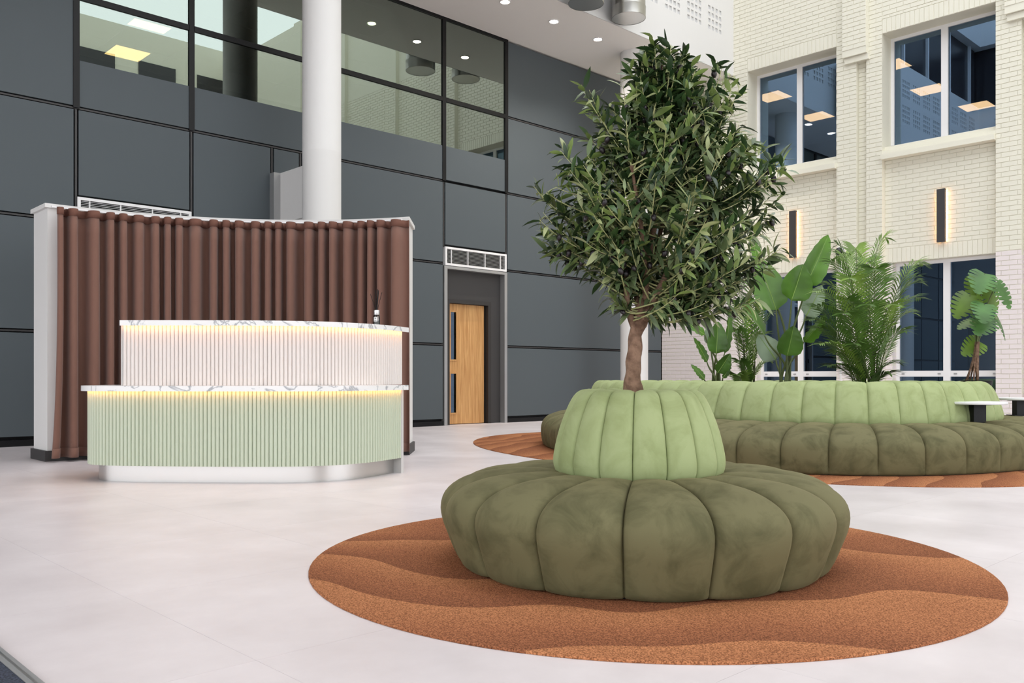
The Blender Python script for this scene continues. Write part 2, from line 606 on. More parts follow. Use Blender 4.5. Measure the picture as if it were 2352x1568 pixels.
def fascia(name, a0, a1, fn, label):
    """white bulkhead face with groups of 4 x 4 square recessed holes; fn(a, z, depth) -> point"""
    zs = [ZC, 7.45]
    zh = []
    for g in (7.45, 8.11):
        for r in range(4):
            zh.append((g + r * 0.124, g + r * 0.124 + 0.078))
    zc = sorted(set([ZC, 8.97] + [v for t in zh for v in t]))
    ah = []
    a = a0 + 0.36
    while a + 0.45 < a1:
        for r in range(4):
            ah.append((a + r * 0.124, a + r * 0.124 + 0.078))
        a += 0.68
    ac = sorted(set([a0, a1] + [v for t in ah for v in t]))
    hz = set(round(t[0], 4) for t in zh)
    ha = set(round(t[0], 4) for t in ah)
    b, hb = MB(), MB()
    for i in range(len(zc) - 1):
        for j in range(len(ac) - 1):
            x0, x1, z0, z1 = ac[j], ac[j + 1], zc[i], zc[i + 1]
            if round(z0, 4) in hz and round(x0, 4) in ha:
                d = 0.02
                q = [(x0, z0), (x1, z0), (x1, z1), (x0, z1)]
                for k in range(4):
                    e, f_ = q[k], q[(k + 1) % 4]
                    b.quad(fn(*e, 0), fn(*f_, 0), fn(*f_, d), fn(*e, d))
                hb.quad(*[fn(*e, d) for e in q])
            else:
                b.quad(fn(x0, z0, 0), fn(x1, z0, 0), fn(x1, z1, 0), fn(x0, z1, 0))
    b.quad(fn(a0, 8.97, 0), fn(a1, 8.97, 0), fn(a1, 8.97, 0.3), fn(a0, 8.97, 0.3))
    o = b.build(name, M_white)
    tag(o, label, kind='structure')
    tag(hb.build('perforations', M_hole, o), kind='stuff')
    return o


fascia('trim_1', 2.4, WX + 0.01, lambda a, z, d: (a, 9.56 + d, z), 'white bulkhead face with groups of square perforations')
fascia('trim_2', -8.0, 9.56, lambda a, z, d: (2.4 - d, a, z), 'white perforated bulkhead return over the entrance side')
M_upper = mat('dark_upper_glazing', C(46, 44, 48), 0.25)
ug = MB().box(2.2, WX, 9.75, 9.85, 8.97, 10.8).box(2.0, 2.1, -8, 9.8, 8.97, 10.8).build('wall_upper', M_upper)
tag(ug, 'dark upper storey glazing above the white bulkhead', kind='structure')
for k in range(9):
    MB().box(2.7 + k * 1.6, 2.77 + k * 1.6, 9.68, 9.76, 8.97, 10.8).build('mullion', M_frame, ug)
    MB().box(2.08, 2.16, 9.0 - k * 1.9, 9.07 - k * 1.9, 8.97, 10.8).build('mullion', M_frame, ug)
MB().box(2.0, WX, 9.5, 9.85, 10.8, 12.9).box(1.9, 2.45, -8, 9.5, 10.8, 12.9).build('parapet', M_white, ug)

# glazed entrance sides behind the photographer
rg = MB()
for k in range(13):
    rg.box(-7 + k * 1.85, -6.92 + k * 1.85, -8.6, -8.45, 0, 6.8)
for z in (0.0, 2.6, 5.2, 6.7):
    rg.box(-7, WX, -8.6, -8.45, z, z + 0.12)
rg.box(-7, WX + 0.5, -8.7, -8.5, 6.82, 12.9, 1)
for k in range(6):
    rg.box(3.4 + k * 2.1, 4.7 + k * 2.1, -8.5, -8.46, 7.6, 9.2, 2).box(3.4 + k * 2.1, 4.7 + k * 2.1, -8.5, -8.46, 10.2, 11.8, 2)
o = rg.build('wall_rear', [M_frame, M_cream, M_upper])
tag(o, 'white framed glazed front behind the photographer', kind='structure')
lg = MB()
for k in range(11):
    lg.box(-7.1, -6.95, -8.5 + k * 1.98, -8.42 + k * 1.98, 0, 6.75)
for z in (0.0, 2.6, 5.2, 6.6):
    lg.box(-7.1, -6.95, -8.6, WY, z, z + 0.12)
o = lg.build('wall_entrance', M_frame)
tag(o, 'white framed glazed entrance side left of the photographer', kind='structure')
gm = mat('outside_paving', C(150, 150, 148), 0.8)
o = MB().box(-60, 60, -60, 60, -0.6, -0.3).build('ground', gm)
tag(o, 'grey outdoor paving beyond the entrance glazing', kind='structure')

# soffit downlights
for k, (x, lab) in enumerate(((9.58, 'round white downlight in the soffit at the top picture edge'),
                              (10.70, 'round white soffit downlight left of the steel duct drum'),
                              (11.82, 'round white soffit downlight above and left of the tree top'),
                              (14.05, 'round white soffit downlight glowing behind the tree top'))):
    r = empty('recessed_downlight', (x, 10.17, ZC))
    link('lens', disc, r)
    link('trim_ring', ring, r)
    sl_ = bpy.data.lights.new('downlight_beam', 'SPOT')
    sl_.energy = 150 if x > 13 else 62
    sl_.color = (1.0, 0.93, 0.84)
    sl_.spot_size = math.radians(115)
    sl_.spot_blend = 0.9
    sl_.shadow_soft_size = 0.06
    lo_ = link('downlight_beam', sl_, r, (0, 0, -0.03))
    tag(r, lab, 'downlight', 'downlights in the soffit')

# columns
for (x, y, lab) in ((6.24, 10.16, 'thick round white column rising behind the curtained partition'),
                    (12.83, 10.16, 'slim looking round white column behind the tree trunk')):
    r = empty('column', (x, y, 0))
    MB().lathe([(0.252, 0.0), (0.252, 3.75), (0.2525, 3.755), (0.252, 3.76), (0.252, 5.4), (0.252, ZC)], 48).build('shaft', M_white, r, smooth=30)
    tag(r, lab, kind='structure')
fin = MB().box(6.2, 6.3, 10.30, WY, 2.96, 3.66).box(6.235, 6.3, 10.30, WY, 0, 2.96).build('wall_fin', M_white)
tag(fin, 'white boxed fin between the column and the grey wall', kind='structure')
MB().box(6.10, 6.2, WY - 0.12, WY, 0, 3.66).build('edge_channel', M_grey_metal, fin)

# steel duct drums
def drum(x, y, z, L, label):
    r = empty('duct_drum', (x, y, z))
    R = 0.277
    MB().lathe([(R, 0.17), (R, L)], 48, cap=False).build('barrel', M_duct, r, smooth=30)
    MB().lathe([(R, 0.0), (R + 0.006, 0.004), (R + 0.006, 0.16), (R + 0.009, 0.175), (R, 0.18)], 48, cap=False).build('end_band', M_duct, r, smooth=30)
    MB().lathe([(0.0, 0.004), (R + 0.003, 0.004), (R + 0.003, 0.012), (0.0, 0.012)], 48, cap=False).build('end_cap', M_steel, r, smooth=30)
    pts = [Vector((-0.1, 0.05, 0.42)), Vector((-0.36, 0.0, 0.40)), Vector((-0.50, 0.06, 0.40)), Vector((-0.54, 0.20, 0.40)), Vector((-0.54, 0.36, 0.40))]
    MB().tube([Vector(q) for q in catmull(pts, 6)], 0.13, 16).build('branch_duct', M_duct, r, smooth=30)
    MB().tube([Vector((-0.54, 0.27, 0.40)), Vector((-0.54, 0.31, 0.40))], 0.15, 20).build('wall_collar', M_duct, r, smooth=30)
    tag(r, label, 'duct')


drum(11.52, 9.24, 6.75, 1.3, 'galvanised steel duct drum with banded end at top centre')
drum(10.41, 9.20, 6.66, 1.3, 'steel duct drum cut off by the top picture edge')

# ------------------------------------------------------------------ brick wall (wall_right)
def BW(w, z, d):
    return (WX + d, WY - w, z)


mass = MB()


def mbox(w0, w1, z0, z1, d0, d1, mi=0):
    mass.box(WX + d0, WX + d1, WY - w1, WY - w0, z0, z1, mi)


PITCH = 2.64
BAYS = [2.05 + PITCH * k for k in range(6)]
BW_ = 1.81
TOP = 12.6
ZP = 2.79
REC = 0.009
bricks = []          # (w0,w1,z0,z1,depth, orientation) orientation 0: face towards atrium, 1: jamb facing +w, 2: soldier


def lay(w0, w1, z0, z1, d, orient=0, phase=0):
    ch = 0.0775
    k0 = int(math.floor(z0 / ch + 1e-6))
    k = k0
    while k * ch < z1 - 0.01:
        a, b = max(z0, k * ch), min(z1, (k + 1) * ch)
        if b - a > 0.025:
            off = (0.0 if k % 2 else 0.1175) + phase
            x = math.floor((w0 - off) / 0.235) * 0.235 + off
            while x < w1:
                p0, p1 = max(x, w0), min(x + 0.235, w1)
                if p1 - p0 > 0.03:
                    bricks.append((p0 + (0.0035 if p0 > w0 else 0), p1 - (0.0035 if p1 < w1 else 0), a + 0.0045, b - 0.0045, d, orient))
                x += 0.235
        k += 1


def soldier(w0, w1, z0, z1, d):
    n = max(1, int(round((w1 - w0) / 0.0775)))
    s = (w1 - w0) / n
    for k in range(n):
        bricks.append((w0 + k * s + 0.004, w0 + (k + 1) * s - 0.004, z0 + 0.004, z1 - 0.004, d, 0))


def both(w0, w1, z0, z1, d, body=True, brick=True):
    if body:
        mbox(w0, w1, z0, z1, d + REC, 0.55)
    if brick:
        lay(w0, w1, z0, z1, d)


prev = 0.0
for bi, b0 in enumerate(BAYS):
    b1 = b0 + BW_
    # pier to the left of the bay
    if bi == 0:
        both(prev, b0, 0, 9.3, 0)
        mbox(prev, b0, 9.3, TOP, 0, 0.55)
    else:
        g0, g1 = prev + 0.37, prev + 0.55
        both(prev, g0, 0, 6.37, 0)
        both(g1, b0, 0, 6.37, 0)
        both(g0, g1, 0, 6.37, 0.10)
        both(prev, b0, 6.37, 9.3, 0)
        mbox(prev, b0, 9.3, TOP, 0, 0.55)
        # projecting upper pilaster on two corbel courses
        c0, c1 = prev + 0.16, prev + 0.59
        mbox(c0, c1, 6.58, TOP, -0.11 + REC, 0.02)
        lay(c0, c1, 6.58, 9.3, -0.11)
        lay(0, 0, 0, 0, 0)
        for z_ in np.arange(6.58, 9.3, 0.0775):
            bricks.append((-0.11 + 0.005, -0.004, z_ + 0.005, z_ + 0.0725, c1, 1))
        mbox(c0, c1, 6.475, 6.58, -0.10, 0.02)
        mbox(c0 + 0.02, c1 + 0.02, 6.37, 6.47, -0.055, 0.02)
    # bay: lower opening, spandrel, upper window
    o0 = b0 + 0.13
    both(b0, o0, 0, 2.78, 0.11)
    both(b0, b1, 3.03, 4.56, 0.11)
    mbox(b0, b1, 2.78, 3.03, 0.11 + REC, 0.55)
    soldier(b0 + 0.06, b1, 2.78, 3.03, 0.11)
    mbox(b0, b1, 4.56, 4.72, 0.12, 0.55)
    mbox(b0, b1, 6.75, 7.0, REC, 0.55)
    soldier(b0, b1, 6.75, 7.0, 0)
    both(b0, b1, 7.0, 9.3, 0)
    mbox(b0, b1, 9.3, TOP, 0, 0.55)
    # jambs with brick returns (far side of each opening faces the camera)
    lay(0.0, 0.40, 4.72, 6.75, b0, 1)
    lay(0.115, 0.31, 0.0, 2.78, o0, 1)
    lay(0.005, 0.11, 0.0, 4.56, b0, 1)
    if bi:
        lay(0.005, 0.10, 0.0, 6.37, g0, 1)
    prev = b1
both(prev, 19.9, 0, 9.3, 0)
mbox(prev, 19.9, 9.3, TOP, 0, 0.55)
wall_right = mass.build('wall_right', [M_cream], weld=False)
tag(wall_right, 'cream and pinkish white painted brick wall with piers', kind='structure')


def brick_faces(b, w0, w1, z0, z1, d, o, mi, pr):
    c = 0.003
    if o == 0:
        P = lambda a, z, q: (WX + d + q, WY - a, z)
    else:
        P = lambda a, z, q: (WX + a, WY - d + q, z)
    q0, q1 = REC, -pr
    A = [(w0, z0), (w1, z0), (w1, z1), (w0, z1)]
    I = [(w0 + c, z0 + c), (w1 - c, z0 + c), (w1 - c, z1 - c), (w0 + c, z1 - c)]
    s = 1 if o == 0 else -1
    for k in range(4):
        b.quad(P(*A[k], s * q0 if o == 0 else 0.007), P(*A[(k + 1) % 4], q0 if o == 0 else 0.007), P(*A[(k + 1) % 4], (q1 + c) if o == 0 else -pr + c), P(*A[k], (q1 + c) if o == 0 else -pr + c), mi)
        b.quad(P(*A[k], q1 + c), P(*A[(k + 1) % 4], q1 + c), P(*I[(k + 1) % 4], q1), P(*I[k], q1), mi)
    b.quad(*[P(*e, q1) for e in I], mi)


rest_c = MB()
cand = []
for bk_ in bricks:
    w0, w1, z0, z1, d, o = bk_
    inview = o == 0 and w1 < 6.95 and z1 < 6.6
    if inview and w1 - w0 > 0.2 and z1 - z0 < 0.09:
        cand.append(bk_)
cand.sort(key=lambda e: -e[0] - 0.15 * abs(e[2] - 3.2) * 0)
cand = [e for e in cand if e[2] > 0.9 or e[0] > 6.5]
single = set(cand[:300])
UB = MB()
c = 0.012
A = [(-.5, -.5), (.5, -.5), (.5, .5), (-.5, .5)]
I_ = [(-.5 + c, -.5 + c * 3), (.5 - c, -.5 + c * 3), (.5 - c, .5 - c * 3), (-.5 + c, .5 - c * 3)]
for k in range(4):
    a, e = A[k], A[(k + 1) % 4]
    UB.quad((0.009, -a[0], a[1]), (0.009, -e[0], e[1]), (0.002, -e[0], e[1]), (0.002, -a[0], a[1]))
    i1, i2 = I_[k], I_[(k + 1) % 4]
    UB.quad((0.002, -a[0], a[1]), (0.002, -e[0], e[1]), (0, -i2[0], i2[1]), (0, -i1[0], i1[1]))
UB.quad(*[(0, -e[0], e[1]) for e in I_])
ub_c = UB.mesh('brick', M_cream)
ub_p = UB.mesh('brick', M_pink)
for bk_ in bricks:
    w0, w1, z0, z1, d, o = bk_
    pr = RND.uniform(-0.0012, 0.0012)
    pink = (z0 + z1) / 2 < ZP
    if bk_ in single:
        link('brick', ub_p if pink else ub_c, wall_right, (WX + d - pr, WY - (w0 + w1) / 2, (z0 + z1) / 2), None, (1, w1 - w0, z1 - z0))
        single.discard(bk_)
    else:
        brick_faces(rest_c, w0, w1, z0, z1, d, o, 1 if pink else 0, pr)
tag(rest_c.build('brick_field', [M_cream, M_pink], wall_right, weld=False), kind='stuff')


def window_unit(n, w0, w1, z0, z1, d, gm, lower, label):
    r = empty('window_%d' % n, BW((w0 + w1) / 2, z0, d))
    hw = (w1 - w0) / 2
    h = z1 - z0
    t = 0.055

    def bx(name, a0, a1, zz0, zz1, q0, q1, m, parent=r):
        return MB().box(q0, q1, -a1, -a0, zz0, zz1).build(name, m, parent)

    f = MB()
    f.box(-0.03, 0.05, -hw, hw, 0, t * 1.3).box(-0.03, 0.05, -hw, hw, h - t, h)
    f.box(-0.03, 0.05, hw - t, hw, t, h - t).box(-0.03, 0.05, -hw, -hw + t, t, h - t)
    f.build('frame', M_frame, r)
    bx('mullion', -0.055, 0.055, t, h - t, -0.035, 0.05, M_frame)
    if lower:
        zt = 0.86
        bx('transom', -hw + t, hw - t, zt - 0.05, zt + 0.05, -0.033, 0.05, M_frame)
        for a in (-hw + 0.12, -0.12, 0.14, hw - 0.1):
            bx('drain_cap', a - 0.025, a + 0.025, zt - 0.012, zt + 0.008, -0.042, -0.033, M_grey_metal)
        for (za, zb) in ((t, zt - 0.05), (zt + 0.05, h - t)):
            bx('pane', -hw + t, -0.055, za, zb, 0.0, 0.008, gm)
            bx('pane', 0.055, hw - t, za, zb, 0.0, 0.008, gm)
    else:
        for a in (-hw + 0.2, -0.13, 0.15, hw - 0.1):
            bx('drain_cap', a - 0.03, a + 0.03, 0.022, 0.045, -0.042, -0.03, M_grey_metal)
        bx('pane', -hw + t, -0.055, t, h - t, 0.0, 0.008, gm)
        bx('pane', 0.055, hw - t, t, h - t, 0.0, 0.008, gm)
        s = MB()
        for (zz0, zz1, q) in ((-0.085, 0.0, -0.29), (-0.15, -0.085, -0.385), (-0.24, -0.15, -0.46)):
            s.box(q, 0.02, -hw, hw, zz0, zz1)
        s.build('sill', M_cream, r)
    tag(r, label, kind='structure')


labs_u = ['white framed upper window nearest the tree', 'white framed upper window at the right picture edge']
labs_l = ['ground floor glazed doors behind the broad leaved plant', 'ground floor glazed doors behind the split leaf plant']
nwin = 1
for bi, b0 in enumerate(BAYS):
    b1 = b0 + BW_
    window_unit(nwin, b0, b1, 4.80, 6.75, 0.39, G_window, False, labs_u[bi] if bi < 2 else 'upper window further along the brick wall, bay %d' % (bi + 1))
    nwin += 1
    window_unit(nwin, b0 + 0.13, b1, 0.0, 2.78, 0.31, G_dark, True, labs_l[bi] if bi < 2 else 'ground floor doors further along the brick wall, bay %d' % (bi + 1))
    nwin += 1

# rooms behind the brick wall
rm = MB()
rx0, rx1 = WX + 0.56, WX + 6.3
ry0, ry1 = WY - 7.5, WY + 0.3
rm.box(rx0, rx1, ry0, ry1, 4.3, 4.5).box(rx1, rx1 + 0.1, ry0, ry1, 4.5, 6.9).box(rx0, rx1, ry1, ry1 + 0.1, 4.3, 6.9)
rm.box(rx0, rx1, ry0, ry1, 6.86, 6.96)
rm.box(rx0, rx1, -8, ry0, 4.3, 6.96)
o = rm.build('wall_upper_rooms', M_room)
tag(o, 'dim upstairs rooms behind the brick wall windows', kind='structure')
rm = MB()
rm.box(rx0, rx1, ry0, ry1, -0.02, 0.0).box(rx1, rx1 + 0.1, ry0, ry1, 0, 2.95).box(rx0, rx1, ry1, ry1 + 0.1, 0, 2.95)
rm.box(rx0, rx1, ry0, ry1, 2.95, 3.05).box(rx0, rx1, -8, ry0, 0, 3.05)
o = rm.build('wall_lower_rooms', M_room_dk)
tag(o, 'dark ground floor rooms behind the glazed doors', kind='structure')
panel_light(17.2, 9.85, 6.858, 'warm square ceiling light, upper left in the window by the tree', 'panel lights in the upstairs rooms')
panel_light(19.25, 9.9, 6.858, 'warm square ceiling light, lower right in the window by the tree', 'panel lights in the upstairs rooms')
panel_light(17.15, 7.30, 6.858, 'warm ceiling light cut by the left edge of the right upper window', 'panel lights in the upstairs rooms')
panel_light(19.18, 7.33, 6.858, 'warm square ceiling light in the middle of the right upper window', 'panel lights in the upstairs rooms')
panel_light(21.1, 7.05, 6.858, 'warm ceiling light low at the right side of the right upper window', 'panel lights in the upstairs rooms')
for (x, y, lab) in ((19.75, 10.35, 'small round lamp just under the panel light in the window by the tree'),
                    (20.85, 10.3, 'small round lamp at the lower right of the window by the tree')):
    r = empty('recessed_downlight', (x, y, 6.858))
    link('lens', disc, r)
    link('trim_ring', ring, r)
    tag(r, lab, 'downlight', 'round lamps upstairs')

# wall lights
def wall_light(w, label):
    d = 0.11
    r = empty('wall_light', BW(w, 3.04, d))
    MB().box(-0.085, -0.03, -0.065, 0.065, 0, 0.88).build('housing', M_dark, r)
    MB().box(-0.03, -0.001, -0.035, 0.035, 0.02, 0.86).build('back_plate', M_black, r)
    for s in (-1, 1):
        MB().box(-0.028, -0.012, s * 0.05 - 0.01, s * 0.05 + 0.01, 0.02, 0.86).build('led_strip', M_led, r)
    tag(r, label, 'wall light', 'vertical wall lights on the brick wall')


wall_light(2.985, 'slim black vertical wall light on cream brick beside the tree')
wall_light(5.655, 'slim black vertical wall light above the split leaf plant')

# security camera with conduit
r = empty('security_camera', BW(3.95, 3.05, 0))
MB().lathe([(0.0, -0.075), (0.045, -0.06), (0.065, -0.03), (0.072, 0.0)], 20, cap=False).build('dome', mat('smoked_dome', C(22, 22, 25), 0.1), r, smooth=40)
MB().lathe([(0.07, 0.0), (0.085, 0.01), (0.085, 0.05), (0.07, 0.07), (0.0, 0.07)], 20, cap=False).build('mount', M_frame, r, smooth=30)
for ch in r.children:
    ch.rotation_euler = (0, math.radians(90), 0)
    ch.location = (-0.075, 0, 0.0)
MB().box(-0.03, 0.0, -0.014, 0.014, -3.04, -0.06).build('conduit', M_white, r)
tag(r, 'small dark dome security camera with white conduit on brick pier', 'camera')

# ------------------------------------------------------------------ rugs
def rug_mat(name, direction, scale, dist, seed):
    m = bpy.data.materials.new(name)
    m.use_nodes = True
    nt = m.node_tree
    L = nt.links.new
    p = nt.nodes['Principled BSDF']
    p.inputs['Roughness'].default_value = 0.95
    p.inputs['Specular IOR Level'].default_value = 0.1
    tc = nt.nodes.new('ShaderNodeTexCoord')
    mp = nt.nodes.new('ShaderNodeMapping')
    mp.inputs['Rotation'].default_value = (0, 0, direction)
    mp.inputs['Location'].default_value = (seed, seed * 0.7, 0)
    L(tc.outputs['Object'], mp.inputs['Vector'])
    n = nt.nodes.new('ShaderNodeTexNoise')
    n.inputs['Scale'].default_value = 0.75
    n.inputs['Detail'].default_value = 1.0
    L(mp.outputs[0], n.inputs['Vector'])
    sep = nt.nodes.new('ShaderNodeSeparateXYZ')
    L(mp.outputs[0], sep.inputs[0])
    a = nt.nodes.new('ShaderNodeMath')
    a.operation = 'MULTIPLY_ADD'
    a.inputs[1].default_value = dist
    L(n.outputs['Fac'], a.inputs[0])
    s = nt.nodes.new('ShaderNodeMath')
    s.operation = 'MULTIPLY'
    s.inputs[1].default_value = scale
    L(sep.outputs['Y'], s.inputs[0])
    L(s.outputs[0], a.inputs[2])
    fr = nt.nodes.new('ShaderNodeMath')
    fr.operation = 'FRACT'
    L(a.outputs[0], fr.inputs[0])
    rp = nt.nodes.new('ShaderNodeValToRGB')
    e = rp.color_ramp.elements
    e[0].position, e[0].color = 0.0, C(136, 87, 61)
    e[1].position, e[1].color = 1.0, C(178, 121, 83)
    x = e.new(0.45)
    x.color = C(155, 101, 70)
    L(fr.outputs[0], rp.inputs['Fac'])
    g = nt.nodes.new('ShaderNodeTexNoise')
    g.inputs['Scale'].default_value = 190
    g.inputs['Detail'].default_value = 2
    L(tc.outputs['Object'], g.inputs['Vector'])
    gr = nt.nodes.new('ShaderNodeValToRGB')
    gr.color_ramp.elements[0].position = 0.36
    gr.color_ramp.elements[1].position = 0.64
    gr.color_ramp.elements[0].color = (0.50, 0.46, 0.44, 1)
    gr.color_ramp.elements[1].color = (1.35, 1.35, 1.35, 1)
    L(g.outputs['Fac'], gr.inputs['Fac'])
    mx = nt.nodes.new('ShaderNodeMix')
    mx.data_type = 'RGBA'
    mx.blend_type = 'MULTIPLY'
    mx.inputs[0].default_value = 1.0
    L(rp.outputs['Color'], mx.inputs[6])
    L(gr.outputs['Color'], mx.inputs[7])
    L(mx.outputs[2], p.inputs['Base Color'])
    b = nt.nodes.new('ShaderNodeBump')
    b.inputs['Strength'].default_value = 0.5
    b.inputs['Distance'].default_value = 0.006
    L(g.outputs['Fac'], b.inputs['Height'])
    L(b.outputs['Normal'], p.inputs['Normal'])
    return m


def rug(name, loc, rz, pts, m, label):
    pts = [Vector(q) for q in pts]
    b = MB()
    top = [(q.x * 0.998, q.y * 0.998, 0.009) for q in pts]
    mid = [(q.x, q.y, 0.006) for q in pts]
    bot = [(q.x, q.y, 0.0005) for q in pts]
    b.grid([bot, mid, top], True)
    b.poly(top)
    o = b.build(name, m)
    o.location = loc
    o.rotation_euler = (0, 0, rz)
    return tag(o, label, 'rug')


x, y = c2w(0.558, 3.90)
rug('round_rug', (x, y, 0), YAW, [(1.42 * math.cos(a), 1.45 * math.sin(a)) for a in np.linspace(0, 2 * math.pi, 97)[:-1]],
    rug_mat('rust_wave_carpet', math.radians(-10), 1.35, 4.4, 3.1), 'round rust brown wave patterned rug under the tree pouffe')


def superell(a, b, e, n, e2=None):
    out = []
    for k in range(n):
        t = 2 * math.pi * k / n
        ct, st = math.cos(t), math.sin(t)
        e_ = e if e2 is None or st < 0 else e2 + (e - e2) * max(0.0, 1 - st * 3)
        out.append(Vector((math.copysign(abs(ct) ** (2 / e_), ct) * b, math.copysign(abs(st) ** (2 / e_), st) * a)))
    return out


TILT = -math.atan2(0.19, 0.98)      # island long axis leans from Y towards +X
rug('oval_rug', (8.55, 5.35, 0), TILT, superell(3.6, 2.5, 2.2, 120), rug_mat('rust_wave_carpet_oval', YAW - TILT + math.radians(180), 3.0, 3.0, 1.3),
    'large oval rust brown rug under the long green sofa')

# ------------------------------------------------------------------ entrance mat
x0 = 0.70
r = empty('entrance_mat', (-0.5, 2.0, 0))
M_matc = mat('navy_carpet', C(62, 68, 84), 0.95, noise=(160, C(28, 32, 44), 3, 0.38, 0.62), bump=(160, 0.6, 0.006))
for k in range(4):
    MB().box(x0 - 0.5 - 0.29 * (k + 1) + 0.04 + 0.5 - (-0.5) - 0.0 - 0.0, x0 + 0.5 - 0.29 * k - 0.035, -1.6, 1.6, 0.001, 0.012).build('carpet_strip', M_matc, r)
    MB().box(x0 + 0.5 - 0.29 * k - 0.035, x0 + 0.5 - 0.29 * k, -1.6, 1.6, 0.001, 0.014).build('aluminium_strip', M_grey_metal, r)
    MB().box(x0 + 0.5 - 0.29 * k - 0.020, x0 + 0.5 - 0.29 * k - 0.014, -1.6, 1.6, 0.014, 0.0155).build('ridge', M_steel, r)
tag(r, 'navy flecked entrance mat with grey metal edging, lower left corner', 'mat')

# ------------------------------------------------------------------ velvet seating
def velvet(name, col, col2, sh):
    m = bpy.data.materials.new(name)
    m.use_nodes = True
    nt = m.node_tree
    L = nt.links.new
    p = nt.nodes['Principled BSDF']
    p.inputs['Roughness'].default_value = 0.8
    p.inputs['Specular IOR Level'].default_value = 0.15
    p.inputs['Sheen Weight'].default_value = sh
    p.inputs['Sheen Roughness'].default_value = 0.35
    p.inputs['Sheen Tint'].default_value = (min(1, col[0] * 1.9), min(1, col[1] * 1.75), min(1, col[2] * 1.8), 1)
    tc = nt.nodes.new('ShaderNodeNewGeometry')
    n = nt.nodes.new('ShaderNodeTexNoise')
    n.inputs['Scale'].default_value = 6.5
    n.inputs['Detail'].default_value = 6
    n.inputs['Roughness'].default_value = 0.6
    n.inputs['Distortion'].default_value = 0.6
    L(tc.outputs['Position'], n.inputs['Vector'])
    rp = nt.nodes.new('ShaderNodeValToRGB')
    rp.color_ramp.elements[0].position = 0.34
    rp.color_ramp.elements[1].position = 0.56
    rp.color_ramp.elements[0].color = col2
    rp.color_ramp.elements[1].color = col
    L(n.outputs['Fac'], rp.inputs['Fac'])
    L(rp.outputs['Color'], p.inputs['Base Color'])
    g = nt.nodes.new('ShaderNodeTexNoise')
    g.inputs['Scale'].default_value = 700
    L(tc.outputs['Position'], g.inputs['Vector'])
    b = nt.nodes.new('ShaderNodeBump')
    b.inputs['Strength'].default_value = 0.12
    b.inputs['Distance'].default_value = 0.002
    L(g.outputs['Fac'], b.inputs['Height'])
    L(b.outputs['Normal'], p.inputs['Normal'])
    return m


M_vl = velvet('sage_velvet', C(160, 171, 124), C(145, 156, 108), 0.3)
M_vd = velvet('olive_velvet', C(108, 104, 75), C(86, 84, 58), 0.35)
M_vbase = mat('black_plinth', C(20, 20, 20), 0.8)


def smooth_prof(P, n=4):
    q = catmull([(a, b, c_) for a, b, c_ in P], n)
    return [(v.x, v.y, v.z) for v in q]


def seg_mesh(name, pos, u0, u1, prof, m, nu=10):
    """padded channel between two seams. pos(u, d, z) -> point; prof [(d, z, puff)]"""
    us = [math.sin(t) for t in np.linspace(-math.pi / 2, math.pi / 2, nu + 1)]
    rows = []
    K = len(prof)
    for j, (d, z, pf_) in enumerate(prof):
        a, b_ = prof[max(j - 1, 0)], prof[min(j + 1, K - 1)]
        td, tz = b_[0] - a[0], b_[1] - a[1]
        l = math.hypot(td, tz) or 1
        nd, nz = -tz / l, td / l          # profile runs inner-top -> outer-bottom : outward is left of travel rotated
        nd, nz = -nd, -nz
        if True:
            nd, nz = -(tz) / l, td / l
        row = []
        for uu in us:
            hgt = pf_ * math.sqrt(max(0.0, 1 - uu * uu)) - (pf_ * 0.3 if abs(uu) > 0.999 else 0.0)
            u = u0 + (u1 - u0) * (uu + 1) / 2
            row.append(pos(u, d + nd * hgt, z + nz * hgt))
        rows.append(row)
    b = MB()
    b.grid(rows, False)
    return b.mesh(name, m, smooth='all')


# --- round pouffe with tree
PC = (0.555, 3.865)
pouffe = cam_empty('round_pouffe', PC[0], PC[1], 0.009)
tag(pouffe, 'round olive velvet pouffe with sage green drum backrest around the tree', 'pouffe')
NSEG = 16
PH = math.radians(-12.0)
circ = lambda u, d, z: (d * 1.022 * math.sin(u), -d * 1.022 * math.cos(u), z)
seat_prof = smooth_prof([(0.33, 0.374, 0.008), (0.42, 0.376, 0.018), (0.54, 0.364, 0.028), (0.65, 0.346, 0.035), (0.735, 0.317, 0.040), (0.785, 0.282, 0.042),
                         (0.806, 0.242, 0.042), (0.803, 0.19, 0.040), (0.784, 0.12, 0.034), (0.764, 0.05, 0.026), (0.750, 0.012, 0.012), (0.70, 0.004, 0.0)], 3)
back_prof = smooth_prof([(0.05, 0.690, 0.004), (0.12, 0.708, 0.008), (0.19, 0.724, 0.012), (0.235, 0.722, 0.016), (0.262, 0.700, 0.019), (0.290, 0.645, 0.020),
                         (0.320, 0.56, 0.021), (0.340, 0.47, 0.022), (0.345, 0.42, 0.021), (0.336, 0.38, 0.016), (0.31, 0.34, 0.004)], 3)
me_s = seg_mesh('seat_segment', circ, -math.pi / NSEG, math.pi / NSEG, seat_prof, M_vd)
me_b = seg_mesh('backrest_segment', circ, -math.pi / NSEG, math.pi / NSEG, back_prof, M_vl)
for k in range(NSEG):
    a = PH + (k + 0.5) * 2 * math.pi / NSEG
    link('seat_segment', me_s, pouffe, (0, 0, 0), (0, 0, a))
    link('backrest_segment', me_b, pouffe, (0, 0, 0), (0, 0, a))
MB().lathe([(0.70, 0.0), (0.735, 0.0), (0.735, 0.03), (0.7, 0.05)], 48).build('plinth', M_vbase, pouffe)
MB().lathe([(0.0, 0.685), (0.14, 0.695), (0.15, 0.69)], 24, cap=False).build('top_disc', M_vl, pouffe, smooth=40)

